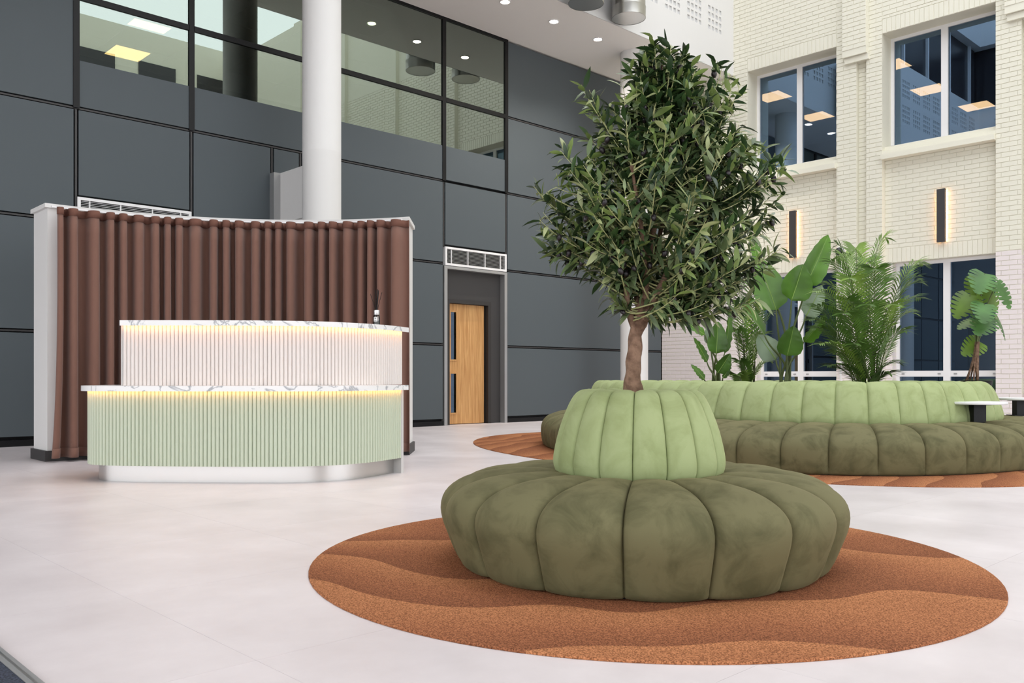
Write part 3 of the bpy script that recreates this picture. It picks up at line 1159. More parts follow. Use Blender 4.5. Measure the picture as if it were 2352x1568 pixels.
# --- long island sofa
SOF = (9.0, 5.25)
sofa = empty('island_sofa', (SOF[0], SOF[1], 0.009), TILT)
tag(sofa, 'long oval green velvet island sofa with backrest ring and planted centre', 'sofa')
NS = 400
ringc = superell(2.40, 1.62, 2.6, NS, 2.2)
basec = superell(2.95, 2.47, 2.6, NS, 1.8)
mid = [(a + b_) / 2 for a, b_ in zip(ringc, basec)]
Ls = [0.0]
for k in range(NS):
    Ls.append(Ls[-1] + (mid[(k + 1) % NS] - mid[k]).length)
NI = 46


def param(s):
    s = (s % 1.0) * Ls[-1]
    j = int(np.searchsorted(Ls, s, side='right')) - 1
    j = min(max(j, 0), NS - 1)
    t = (s - Ls[j]) / (Ls[j + 1] - Ls[j])
    return j, t


def isl(u, d, z):
    j, t = param(u)
    a = ringc[j].lerp(ringc[(j + 1) % NS], t)
    b_ = basec[j].lerp(basec[(j + 1) % NS], t)
    v = b_ - a
    q = a + v * (d / 0.75)
    return (q.x, q.y, z)


iseat = smooth_prof([(-0.04, 0.370, 0.008), (0.06, 0.374, 0.020), (0.25, 0.364, 0.028), (0.43, 0.346, 0.034), (0.57, 0.318, 0.038), (0.66, 0.284, 0.040), (0.71, 0.240, 0.040),
                     (0.725, 0.19, 0.038), (0.725, 0.12, 0.034), (0.722, 0.05, 0.022), (0.715, 0.010, 0.006), (0.69, 0.004, 0.0)], 2)
iback = smooth_prof([(-0.34, 0.42, 0.0), (-0.335, 0.60, 0.010), (-0.32, 0.70, 0.012), (-0.28, 0.735, 0.012), (-0.21, 0.735, 0.018), (-0.15, 0.712, 0.022), (-0.10, 0.66, 0.024),
                     (-0.05, 0.56, 0.024), (-0.015, 0.46, 0.024), (0.0, 0.40, 0.018), (-0.02, 0.35, 0.004)], 2)
for k in range(NI):
    u0, u1 = k / NI, (k + 1) / NI
    link('seat_segment', seg_mesh('seat_segment', isl, u0, u1, iseat, M_vd, 8), sofa)
    link('backrest_segment', seg_mesh('backrest_segment', isl, u0, u1, iback, M_vl, 8), sofa)
pts = [isl(k / 120, 0.70, 0)[:2] for k in range(120)]
MB().prism(pts, 0.0, 0.06).build('plinth', M_vbase, sofa)
pts = [isl(k / 120, -0.335, 0)[:2] for k in range(120)]
M_soil = mat('planter_soil', C(46, 36, 28), 0.95, noise=(40, C(24, 18, 14), 4), bump=(60, 0.8, 0.02))
MB().prism(pts, 0.06, 0.5).build('planter_bed', M_soil, sofa)

# --- small tables standing on the sofa seats
M_tab = mat('white_laminate', C(232, 232, 232), 0.4)


def side_table(cx, cy, label):
    x, y = c2w(cx, cy)
    r = empty('side_table', (x, y, 0.385), YAW)
    MB().lathe([(0.0, 0.172), (0.238, 0.172), (0.243, 0.177), (0.243, 0.192), (0.240, 0.195), (0.0, 0.195)], 48, cap=False).build('table_top', M_tab, r, smooth=30)
    MB().box(-0.055, 0.055, -0.045, 0.045, 0.012, 0.165).build('post', M_black, r)
    MB().lathe([(0.0, 0.165), (0.12, 0.165), (0.12, 0.172), (0.0, 0.172)], 24, cap=False).build('support_plate', M_black, r)
    MB().box(-0.10, 0.10, -0.08, 0.08, 0.0, 0.012).build('foot_plate', M_black, r)
    tag(r, label, 'table', 'white tables on the sofa seat')


side_table((2245 - CX) / F * 7.95, 7.95, 'small round white table on black post, fully in view on sofa')
side_table((2342 - CX) / F * 9.45, 9.45, 'small round white table cut by the right picture edge')

# ------------------------------------------------------------------ curved partition and curtain
PO = (-2.75, 8.9)
part = cam_empty('curved_partition', *PO)
tag(part, 'white curved partition wall with capped top and dark skirting', 'partition')
AC = Vector((-2.16, 5.98))
RA = 3.29
a0 = math.atan2(8.36 - AC.y, -4.40 - AC.x)
a1 = math.atan2(9.08 - AC.y, -1.08 - AC.x)
nA = 40


def arc(r_, n=nA, e0=0.0, e1=0.0):
    return [Vector((AC.x + r_ * math.cos(a0 + e0 + (a1 + e1 - a0 - e0) * k / n) - PO[0], AC.y + r_ * math.sin(a0 + e0 + (a1 + e1 - a0 - e0) * k / n) - PO[1])) for k in range(n + 1)]


front = arc(RA)
back = arc(RA + 0.44)
bl = Vector((-1.085 - PO[0], 9.62 - PO[1]))
sh = bl - back[-1]
for k in range(nA + 1):
    t = max(0.0, (k / nA - 0.6) / 0.4)
    back[k] = back[k] + sh * t * t
MB().strip_solid(front, back, 0.10, 2.41).build('body', M_white, part, smooth=30)
fo = [f_ + (f_ - b_).normalized() * 0.02 for f_, b_ in zip(front, back)]
bo = [b_ + (b_ - f_).normalized() * 0.02 for f_, b_ in zip(front, back)]
d0 = (front[0] - front[1]).normalized() * 0.025
d1 = (front[-1] - front[-2]).normalized() * 0.025
fo[0], bo[0], fo[-1], bo[-1] = fo[0] + d0, bo[0] + d0, fo[-1] + d1, bo[-1] + d1
MB().strip_solid(fo, bo, 2.41, 2.45).build('cap', M_white, part, smooth=30)
MB().strip_solid(fo, bo, 0.0, 0.10).build('skirting', M_dark, part, smooth=30)

cur = cam_empty('curtain', PO[0], PO[1], 0.0)
tag(cur, 'brown wave fold curtain hanging along the white curved partition', 'curtain')
M_cur = bpy.data.materials.new('brown_curtain_cloth')
M_cur.use_nodes = True
nt = M_cur.node_tree
p = nt.nodes['Principled BSDF']
p.inputs['Base Color'].default_value = C(131, 97, 85)
p.inputs['Roughness'].default_value = 0.9
p.inputs['Specular IOR Level'].default_value = 0.1
p.inputs['Sheen Weight'].default_value = 0.2
tl = nt.nodes.new('ShaderNodeBsdfTranslucent')
tl.inputs['Color'].default_value = C(160, 112, 96)
mx = nt.nodes.new('ShaderNodeMixShader')
mx.inputs[0].default_value = 0.08
out = nt.nodes['Material Output']
nt.links.new(p.outputs[0], mx.inputs[1])
nt.links.new(tl.outputs[0], mx.inputs[2])
nt.links.new(mx.outputs[0], out.inputs[0])
tcc = nt.nodes.new('ShaderNodeTexCoord')
nn = nt.nodes.new('ShaderNodeTexNoise')
nn.inputs['Scale'].default_value = 330
bb_ = nt.nodes.new('ShaderNodeBump')
bb_.inputs['Strength'].default_value = 0.25
bb_.inputs['Distance'].default_value = 0.003
nt.links.new(tcc.outputs['Object'], nn.inputs['Vector'])
nt.links.new(nn.outputs['Fac'], bb_.inputs['Height'])
nt.links.new(bb_.outputs['Normal'], p.inputs['Normal'])
M_cur2 = mat('brown_curtain_tape', C(116, 82, 71), 0.9, spec=0.1)
NF = 25
nc = NF * 14
base = arc(RA - 0.125, nc, -0.016, -0.016)
nrm = normals2(base)
rf = random.Random(3)
amp = [rf.uniform(0.8, 1.2) for _ in range(NF + 4)]
wob = [rf.uniform(-1, 1) for _ in range(NF + 4)]


def cpt(i, z):
    ph = i / nc * NF
    ph += 0.16 * math.sin(ph * 1.7) + 0.12 * math.sin(ph * 0.83 + 1)
    ph = max(ph, 0.0)
    k = int(ph)
    fr_ = ph - k
    t = 1 - z / 2.4
    a = 0.078 * (amp[k] * (1 - fr_) + amp[k + 1] * fr_) * (0.9 + 0.25 * t)
    wv = math.sin(2 * math.pi * (ph + 0.04 * wob[k] * t))
    wv = math.copysign(abs(wv) ** 0.85, wv)
    lat = -0.008 * math.sin(4 * math.pi * ph) + 0.012 * wob[k] * t * math.sin(math.pi * fr_)
    d = (base[min(i + 1, nc)] - base[max(i - 1, 0)]).normalized()
    q = base[i] - nrm[i] * 0.0 + nrm[i] * (a * wv) + d * lat
    if i < 10:
        q = q - d * (10 - i) / 10 * (0.06 * t ** 3)
    return (q.x, q.y, z)


zs = list(np.linspace(0.045, 2.33, 16))
o = MB()
o.grid([[cpt(i, z) for i in range(nc + 1)] for z in zs])
o = o.build('cloth', M_cur, cur, smooth='all')
md = o.modifiers.new('thick', 'SOLIDIFY')
md.thickness = 0.004
hb = MB()
hb.grid([[cpt(i, z) for i in range(nc + 1)] for z in (2.33, 2.365, 2.40)])
hb = hb.build('heading_tape', M_cur2, cur, smooth='all')
md = hb.modifiers.new('thick', 'SOLIDIFY')
md.thickness = 0.009
hm = MB()
hm.grid([[cpt(i, z) for i in range(nc + 1)] for z in (0.04, 0.085, 0.13)])
hm = hm.build('bottom_hem', M_cur, cur, smooth='all')
md = hm.modifiers.new('thick', 'SOLIDIFY')
md.thickness = 0.008
tr_ = arc(RA - 0.125, 40)
MB().strip_solid([q for q in offs(tr_, -0.012)], [q for q in offs(tr_, 0.012)], 2.395, 2.412).build('track', M_frame, cur)

# ------------------------------------------------------------------ reception desk
DO = (-2.1, 7.2)
desk = cam_empty('reception_desk', *DO)
tag(desk, 'curved two tier reception desk with fluted green and white fronts', 'desk')
rel = lambda P: [Vector((a - DO[0], b_ - DO[1])) for a, b_ in P]
low = resample(catmull(rel([(-3.33, 7.55), (-3.352, 7.25), (-3.335, 6.98), (-3.22, 6.79), (-2.97, 6.70), (-2.6, 6.66), (-2.05, 6.63), (-1.65, 6.64),
                            (-1.36, 6.74), (-1.13, 6.97), (-0.935, 7.36)]), 16), step=0.0312)
upp = resample(catmull(rel([(-3.03, 6.87), (-2.6, 6.87), (-2.14, 6.885), (-1.78, 6.93), (-1.50, 7.04), (-1.25, 7.27), (-1.08, 7.55), (-0.985, 7.82)]), 16), step=0.0312)
M_green = mat('sage_lacquer', C(190, 199, 178), 0.5, spec=0.4)
M_flw = mat('white_lacquer', C(224, 217, 213), 0.5, spec=0.4)
M_edge = mat('end_panel_grey', C(200, 198, 196), 0.5)
M_marble = bpy.data.materials.new('white_marble')
M_marble.use_nodes = True
nt = M_marble.node_tree
p = nt.nodes['Principled BSDF']
p.inputs['Roughness'].default_value = 0.3
tc = nt.nodes.new('ShaderNodeTexCoord')
wv = nt.nodes.new('ShaderNodeTexNoise')
wv.inputs['Scale'].default_value = 3.2
wv.inputs['Detail'].default_value = 6
wv.inputs['Distortion'].default_value = 1.6
rp = nt.nodes.new('ShaderNodeValToRGB')
e = rp.color_ramp.elements
e[0].position, e[0].color = 0.47, C(234, 233, 232)
e[1].position, e[1].color = 0.53, C(234, 233, 232)
k_ = e.new(0.5)
k_.color = C(158, 160, 164)
nt.links.new(tc.outputs['Object'], wv.inputs['Vector'])
nt.links.new(wv.outputs['Fac'], rp.inputs['Fac'])
nt.links.new(rp.outputs['Color'], p.inputs['Base Color'])


def depth_curve(P, d):
    """inner line of a solid that follows P: plain shift away from the front"""
    N = normals2(P)
    return [q - n_ * d for q, n_ in zip(P, N)]


def flute_mesh(name, hgt, m):
    b = MB()
    R = 0.0156
    rows = []
    prof = [(R * 0.98 * math.cos(t), -R * 1.05 * math.sin(t)) for t in np.linspace(0, math.pi, 9)]
    for z in (0, hgt):
        rows.append([(x_, y_, z) for x_, y_ in prof])
    b.grid(rows)
    b.poly(rows[1])
    b.poly(rows[0][::-1])
    return b.mesh(name, m, smooth=50)


def flutes(P, z0, z1, m, parent):
    me = flute_mesh('flute', z1 - z0, m)
    N = normals2(P)
    for k in range(len(P) - 1):
        q = (P[k] + P[k + 1]) / 2
        n_ = (N[k] + N[k + 1]).normalized()
        link('flute', me, parent, (q.x, q.y, z0), (0, 0, math.atan2(n_.x, -n_.y)))


# normals2 gives (dy,-dx): for a left-to-right line that points towards the viewer (-Y)
MB().strip_solid(offs(low, -0.065), depth_curve(low, 0.25), 0.0, 0.128).build('plinth', M_steel, desk, smooth=40)
MB().strip_solid(offs(low, 0.0), depth_curve(low, 0.22), 0.128, 0.70).build('lower_carcass', M_green, desk, smooth=40)
flutes(low, 0.128, 0.697, M_green, desk)
lo_f = offs(low, 0.062)
lo_b = depth_curve(low, 0.30)
dl = (low[-1] - low[-2]).normalized() * 0.035
lo_f[-1] = lo_f[-1] + dl
lo_b[-1] = lo_b[-1] + dl
lw_ = MB().strip_solid(lo_f, lo_b, 0.70, 0.735)
lw_.strip_solid(lo_f, [a_ + (b_ - a_).normalized() * 0.008 for a_, b_ in zip(lo_f, lo_b)], 0.694, 0.70)
lw_.build('lower_worktop', M_marble, desk, smooth=40)
# work surface behind, joining the two tiers
wt = [q for q in upp]
nk = int(len(upp) * 0.55)
MB().strip_solid(offs(upp, 0.20)[:nk], depth_curve(upp, 0.25)[:nk], 0.702, 0.733).build('inner_worktop', M_marble, desk, smooth=40)
MB().strip_solid(upp, depth_curve(upp, 0.10), 0.735, 1.205).build('upper_carcass', M_flw, desk, smooth=40)
flutes(upp, 0.736, 1.203, M_flw, desk)
up_f = offs(upp, 0.062)
up_b = depth_curve(upp, 0.26)
dl = (upp[-1] - upp[-2]).normalized() * 0.03
up_f[-1] = up_f[-1] + dl
up_b[-1] = up_b[-1] + dl
uc = MB().strip_solid(up_f, up_b, 1.207, 1.24)
uc.strip_solid(up_f, [a_ + (b_ - a_).normalized() * 0.008 for a_, b_ in zip(up_f, up_b)], 1.199, 1.207)
uc.build('upper_counter', M_marble, desk, smooth=40)
MB().box(upp[0].x - 0.012, upp[0].x, upp[0].y - 0.01, upp[0].y + 0.25, 0.736, 1.207).build('upper_end_panel', M_edge, desk)
q = low[-1]
n_ = normals2(low)[-1]
t_ = (low[-1] - low[-2]).normalized()
e0 = [q + n_ * 0.012, q + n_ * 0.012 + t_ * 0.035, q - n_ * 0.5 + t_ * 0.035, q - n_ * 0.5]
MB().prism(e0, 0.0, 0.70).build('lower_end_panel', M_edge, desk)
led_l = MB().strip_solid(offs(low, 0.036), offs(low, 0.026), 0.6975, 0.7)
led_l.build('lower_led_strip', mat('warm_led_desk', (1, 1, 1, 1), 0.5, emit=(1.0, 0.42, 0.11, 1), estr=7.5), desk)
led_u = MB().strip_solid(offs(upp, 0.036), offs(upp, 0.026), 1.204, 1.207)
led_u.build('upper_led_strip', MATS['warm_led_desk'], desk)

# reed diffuser on the upper counter
rd = cam_empty('reed_diffuser', (865 - CX) / F * 7.62, 7.62, 1.24)
M_btl = glass_mat('clear_bottle_glass', (0.82, 0.84, 0.82, 1), (0.9, 0.9, 0.9, 1), 0.04)
MB().lathe([(0.0, 0.002), (0.028, 0.002), (0.030, 0.006), (0.030, 0.082), (0.027, 0.092), (0.020, 0.096), (0.020, 0.100)], 24, cap=False).build('bottle', M_btl, rd, smooth=40)
MB().lathe([(0.0, 0.004), (0.026, 0.004), (0.026, 0.05), (0.0, 0.05)], 20, cap=False).build('oil', mat('diffuser_oil', C(70, 66, 60), 0.15), rd, smooth=40)
MB().lathe([(0.0, 0.098), (0.026, 0.098), (0.027, 0.102), (0.027, 0.136), (0.024, 0.139), (0.0, 0.139)], 24, cap=False).build('collar', M_steel, rd, smooth=40)
lb = MB()
rows = [[(0.0305 * math.sin(a), -0.0305 * math.cos(a), z) for a in np.linspace(-0.75, 0.35, 8)] for z in (0.040, 0.078)]
lb.grid(rows)
lbo = lb.build('paper_label', M_white, rd, smooth='all')
for i, (z, l_) in enumerate(((0.068, 0.6), (0.062, 0.4), (0.047, 0.7))):
    q = MB()
    q.grid([[(0.0309 * math.sin(a), -0.0309 * math.cos(a), zz) for a in np.linspace(-0.2 - l_ / 2, -0.2 + l_ / 2, 6)] for zz in (z, z + 0.003)])
    q.build('print_line', M_black, lbo, smooth='all')
for (dx, dy, h_) in ((-0.055, 0.01, 0.165), (-0.012, 0.0, 0.20), (0.004, 0.012, 0.215), (0.010, -0.01, 0.21), (0.018, 0.008, 0.20), (0.046, 0.0, 0.18), (0.012, 0.016, 0.205)):
    MB().tube([(dx * -0.12, dy * -0.1, 0.02), (dx * 0.15, dy * 0.3, 0.14), (dx, dy, 0.14 + h_ * 0.85)], 0.0022, 5).build('reed', M_black, rd)
tag(rd, 'glass reed diffuser with black sticks on the desk top', 'diffuser')

# ------------------------------------------------------------------ plants
def leaf_mat(name, col, under, rough=0.4, transl=0.15, nscale=6):
    m = bpy.data.materials.new(name)
    m.use_nodes = True
    nt = m.node_tree
    L = nt.links.new
    p = nt.nodes['Principled BSDF']
    p.inputs['Roughness'].default_value = rough
    g = nt.nodes.new('ShaderNodeNewGeometry')
    n = nt.nodes.new('ShaderNodeTexNoise')
    n.inputs['Scale'].default_value = nscale
    L(g.outputs['Position'], n.inputs['Vector'])
    h = nt.nodes.new('ShaderNodeHueSaturation')
    mr_ = nt.nodes.new('ShaderNodeMapRange')
    mr_.inputs['From Min'].default_value = 0.3
    mr_.inputs['From Max'].default_value = 0.7
    mr_.inputs['To Min'].default_value = 0.65
    mr_.inputs['To Max'].default_value = 1.35
    L(n.outputs['Fac'], mr_.inputs['Value'])
    L(mr_.outputs[0], h.inputs['Value'])
    mx = nt.nodes.new('ShaderNodeMix')
    mx.data_type = 'RGBA'
    mx.inputs[6].default_value = col
    mx.inputs[7].default_value = under
    L(g.outputs['Backfacing'], mx.inputs[0])
    L(mx.outputs[2], h.inputs['Color'])
    L(h.outputs['Color'], p.inputs['Base Color'])
    if transl:
        t = nt.nodes.new('ShaderNodeBsdfTranslucent')
        L(h.outputs['Color'], t.inputs['Color'])
        ms = nt.nodes.new('ShaderNodeMixShader')
        ms.inputs[0].default_value = transl
        L(p.outputs[0], ms.inputs[1])
        L(t.outputs[0], ms.inputs[2])
        L(ms.outputs[0], nt.nodes['Material Output'].inputs[0])
    return m


M_lf1 = leaf_mat('olive_leaf_dark', C(40, 63, 34), C(100, 118, 78), 0.34)
M_lf2 = leaf_mat('olive_leaf_mid', C(66, 92, 50), C(122, 136, 94), 0.4)
M_lf3 = leaf_mat('olive_leaf_young', C(120, 140, 76), C(160, 168, 118), 0.45)
M_twig = mat('green_twig', C(182, 182, 128), 0.6)
M_bark = mat('brown_bark', C(142, 112, 92), 0.9, noise=(26, C(100, 74, 58), 5, 0.35, 0.62), bump=(38, 0.9, 0.02))
M_olive = mat('black_olive', C(34, 26, 30), 0.3)

tree = cam_empty('olive_tree', PC[0], PC[1], 0.70)
tag(tree, 'artificial olive tree with brown trunk and black olives on the pouffe', 'tree')
T = PC[1] / F            # metres per pixel at the tree


def tp(px, py, dy=0.0):
    """pixel -> tree local coordinates at depth offset dy"""
    k = (PC[1] + dy) / F
    return Vector(((px - CX) * k - PC[0], dy, H + (HY - py) * k - 0.70))


trunk_pts = [(1455, 915, 0), (1454, 892, 0), (1453, 860, 0), (1456, 825, .004), (1458, 795, .004), (1460, 770, 0), (1466, 745, 0), (1474, 715, 0.0), (1482, 680, 0.0)]
trunk_r = [0.048, 0.042, 0.034, 0.034, 0.030, 0.029, 0.036, 0.034, 0.026]
tv = [tp(*q) for q in trunk_pts]
tvv, trr = [], []
for i in range(len(tv) - 1):
    for k in range(5):
        t = k / 5
        tvv.append(tv[i].lerp(tv[i + 1], t))
        trr.append((trunk_r[i] * (1 - t) + trunk_r[i + 1] * t) * (1 + 0.03 * math.sin(i * 2.1 + k * 0.4)))
b = MB()
b.tube(tvv, trr, 14)
for i in range(len(b.v)):
    x_, y_, z_ = b.v[i]
    b.v[i] = (x_ + 0.003 * math.sin(z_ * 61 + y_ * 90), y_ + 0.003 * math.sin(z_ * 47 + x_ * 80), z_)
b.build('trunk', M_bark, tree, smooth='all')
br_specs = [
    [(1462, 762, -.01, .018), (1446, 720, -.02, .015), (1438, 660, -.03, .012), (1436, 590, -.04, .009), (1420, 480, -.05, .006)],
    [(1474, 720, .02, .022), (1462, 660, .04, .017), (1458, 590, .05, .014), (1462, 500, .06, .010), (1470, 380, .05, .006)],
    [(1480, 700, 0, .020), (1488, 620, 0, .015), (1505, 500, 0, .011), (1515, 360, 0, .008), (1522, 240, 0, .005), (1520, 150, 0, .003)],
    [(1478, 735, -.02, .022), (1502, 690, -.04, .018), (1526, 640, -.06, .014), (1560, 560, -.08, .010), (1600, 450, -.10, .006)],
    [(1482, 722, .03, .02), (1515, 660, .06, .015), (1560, 590, .10, .011), (1620, 500, .14, .007), (1650, 360, .15, .004)],
    [(1484, 690, -.03, .016), (1480, 600, -.09, .012), (1470, 500, -.14, .009), (1450, 380, -.18, .006)],
    [(1478, 700, .04, .016), (1500, 600, .13, .012), (1530, 480, .2, .009), (1560, 340, .24, .005)],
]
inner = []
for spec in br_specs:
    P = [tp(a, b_, c_) for a, b_, c_, d in spec]
    R = [d for *_, d in spec]
    Q = catmull(P, 6)
    RR = [R[min(int(i / 6), len(R) - 2)] * (1 - (i % 6) / 6) + R[min(int(i / 6) + 1, len(R) - 1)] * ((i % 6) / 6) for i in range(len(Q))]
    MB().tube(Q, RR, 8).build('branch', M_bark, tree, smooth='all')
    inner += [(q, s / len(Q)) for s, q in enumerate(Q) if s > len(Q) * 0.12]

# crown outline measured in the photograph (half widths from the axis, in pixels): y, left x, right x
outl = [(95, 1478, 1560), (140, 1450, 1600), (180, 1420, 1640), (230, 1400, 1690), (290, 1350, 1715), (340, 1330, 1765), (400, 1275, 1795), (450, 1248, 1775), (520, 1262, 1775),
        (580, 1285, 1770), (630, 1330, 1755), (680, 1395, 1720), (715, 1440, 1600)]


def crown(py):
    for (y0, l0, r0), (y1, l1, r1) in zip(outl, outl[1:]):
        if y0 <= py <= y1:
            t = (py - y0) / (y1 - y0)
            return l0 + (l1 - l0) * t, r0 + (r1 - r0) * t
    return (outl[0][1:] if py < outl[0][0] else outl[-1][1:])


rt = random.Random(21)
LV = []          # leaf placements: (origin, dir, normal, length, width, curl, mat)
OL = []
twigs = MB()


def shoot(p0, p3, n_leaf, young, r0=0.0048, lift=0.10):
    d = p3 - p0
    out_ = Vector((d.x, d.y, 0))
    c1 = p0 + d * 0.35 + Vector((0, 0, -0.02)) + Vector((rt.uniform(-.02, .02), rt.uniform(-.02, .02), 0))
    c2 = p0 + d * 0.72 + Vector((0, 0, -lift * d.length))
    pts_ = []
    N = 9
    for k in range(N + 1):
        t = k / N
        pts_.append(p0 * (1 - t) ** 3 + c1 * 3 * t * (1 - t) ** 2 + c2 * 3 * t * t * (1 - t) + p3 * t ** 3)
    twigs.tube(pts_, [r0 * (1 - 0.72 * k / N) for k in range(N + 1)], 4, 0, cap=False)
    for k in range(n_leaf):
        t = 0.22 + 0.78 * (k + rt.random() * 0.6) / n_leaf
        t = min(t, 0.999)
        f_ = t * N
        i = min(int(f_), N - 1)
        q = pts_[i].lerp(pts_[i + 1], f_ - i)
        ax = (pts_[i + 1] - pts_[i]).normalized()
        side = ax.cross(Vector((rt.gauss(0, 1), rt.gauss(0, 1), rt.gauss(0, 1)))).normalized()
        dirv = (ax * rt.uniform(0.35, 1.0) + side * rt.uniform(0.6, 1.1) + Vector((0, 0, rt.uniform(-0.15, 0.25)))).normalized()
        up_ = (Vector((0, 0, 1)) + Vector((rt.gauss(0, .45), rt.gauss(0, .45), 0)) - dirv * dirv.z).normalized()
        L_ = rt.uniform(0.05, 0.088)
        mi = 0 if rt.random() < 0.68 else 1
        if rt.random() < young * (0.4 + t):
            mi = 2
        LV.append((q, dirv, up_, L_, L_ * rt.uniform(0.25, 0.36), rt.uniform(-0.2, 0.8), mi))
    if rt.random() < 0.55:
        q = pts_[rt.choice((5, 6, 7, 8))]
        OL.append(q + Vector((rt.uniform(-.016, .016), rt.uniform(-.016, .016), -rt.uniform(0.008, 0.02))))


NSH = 400


def px_c(az_, py_):
    a_, b_ = crown(py_)
    return (a_ + b_) / 2 + (b_ - a_) / 2 * 0.75 * math.cos(az_) - 1480


for k in range(NSH):
    py = 112 + 598 * ((k + rt.random()) / NSH) ** 0.92
    l_, r_ = crown(py)
    cxm, hw = (l_ + r_) / 2, (r_ - l_) / 2
    az = rt.uniform(0, 2 * math.pi)
    if py > 575 and math.sin(az) < 0.35 and abs(px_c(az, py)) < 75:
        continue
    rad = math.sqrt(rt.uniform(0.25, 1.0))
    px = cxm + hw * rad * math.cos(az)
    dy = hw * T * 0.92 * rad * math.sin(az)
    tip = tp(px, py, dy)
    # attach to a skeleton point that lies lower and further inside
    best, bd = None, 9e9
    for (q, s) in rt.sample(inner, 26):
        v = tip - q
        if v.z < 0.02 and py < 640:
            continue
        dd = abs(v.length - 0.34) + 0.3 * abs(v.z - 0.16)
        if dd < bd:
            best, bd = q, dd
    if best is None:
        best = rt.choice(inner)[0]
    v = tip - best
    if v.length > 0.62:
        best = tip - v * (0.62 / v.length)
    edge = rad > 0.8
    shoot(best, tip, rt.randint(15, 22), 0.32 if edge else 0.14)
for (px, py, dy, bx_, by_) in ((1236, 432, -.05, 1330, 520), (1253, 500, -.1, 1370, 590), (1256, 570, 0, 1360, 610), (1345, 205, -.05, 1420, 330), (1362, 240, .1, 1440, 380),
                               (1288, 335, -.1, 1390, 440), (1300, 380, 0, 1400, 480), (1812, 385, -.05, 1680, 470), (1785, 350, .05, 1680, 450), (1792, 568, -.1, 1620, 650),
                               (1770, 600, 0, 1620, 670), (1735, 690, -.12, 1560, 735), (1680, 700, -.1, 1530, 740), (1655, 150, 0, 1600, 330), (1672, 175, .06, 1620, 340),
                               (1690, 200, -.05, 1630, 340), (1490, 95, 0, 1505, 260), (1520, 100, .03, 1520, 260), (1545, 108, -.03, 1525, 270), (1270, 470, .1, 1390, 560),
                               (1400, 690, -.1, 1470, 720), (1425, 660, .05, 1465, 700), (1775, 500, .1, 1650, 560), (1790, 440, 0, 1660, 530), (1240, 540, .05, 1370, 600)):
    for q in range(2):
        shoot(tp(bx_, by_, dy * 0.3), tp(px + rt.uniform(-14, 14), py + rt.uniform(-14, 14), dy + rt.uniform(-.06, .06)), 20, 0.3, 0.004)
twigs.build('twigs', M_twig, tree, smooth='all', weld=False)['kind'] = 'stuff'


def leaf_grid(L_, W_, curl, fold=0.25):
    rows = []
    for (t, w_) in ((0, 0.10), (0.18, 0.62), (0.45, 1.0), (0.72, 0.78), (0.9, 0.36), (1.0, 0.03)):
        z = -curl * L_ * t * t
        rows.append([(t * L_, -w_ * W_ / 2, z + fold * w_ * W_ / 2), (t * L_, 0, z), (t * L_, w_ * W_ / 2, z + fold * w_ * W_ / 2)])
    return rows


def leaf_frame(dv, up_):
    x_ = dv.normalized()
    y_ = up_.cross(x_).normalized()
    z_ = x_.cross(y_)
    return Matrix((x_, y_, z_)).transposed()


LM = [M_lf1, M_lf2, M_lf3]
vis = sorted(range(len(LV)), key=lambda i: LV[i][0].y + 1.0 * 0)     # nearest to the camera first
vis = [i for i in vis if LV[i][3] > 0.06][:300]
vs = set(vis)
proto = {}
for mi in range(3):
    for ci, cu in enumerate((-0.1, 0.25, 0.6)):
        b = MB()
        b.grid(leaf_grid(1.0, 0.305, cu))
        proto[mi, ci] = b.mesh('leaf', LM[mi], smooth='all')
fol = MB()
for i, (q, dv, up_, L_, W_, cu, mi) in enumerate(LV):
    Mx = leaf_frame(dv, up_)
    if i in vs:
        ci = 0 if cu < 0.05 else (1 if cu < 0.42 else 2)
        o = link('leaf', proto[mi, ci], tree, q, Mx.to_euler(), (L_, L_, L_))
    else:
        fol.grid([[q + Mx @ Vector(c_) for c_ in row] for row in leaf_grid(L_, W_, cu)], False, mi)
tag(fol.build('foliage', LM, tree, smooth='all', weld=False), kind='stuff')
ome = MB().lathe([(0.0, -0.0125), (0.006, -0.011), (0.009, -0.004), (0.0095, 0.001), (0.008, 0.008), (0.004, 0.012), (0.0, 0.0128)], 10, cap=False).mesh('olive', M_olive, smooth='all')
for q in OL:
    link('olive', ome, tree, q, (rt.uniform(-.6, .6), rt.uniform(-.6, .6), 0), (rt.uniform(1.1, 1.35),) * 3)

# --- bird of paradise plants: broad paddle leaves
M_bop = leaf_mat('paddle_leaf', C(92, 136, 46), C(92, 132, 56), 0.32, 0.25, 3)
M_bop2 = leaf_mat('paddle_leaf_pale', C(142, 164, 138), C(142, 160, 134), 0.4, 0.15, 3)
M_stem = mat('leaf_stem', C(92, 104, 58), 0.5)
M_rib = mat('leaf_rib', C(140, 172, 84), 0.5)


def plant_pt(base_c, px, py, dy):
    cy = base_c[1] + dy
    return Vector(((px - CX) / F * cy - base_c[0], dy, H + (HY - py) / F * cy - 0.5))


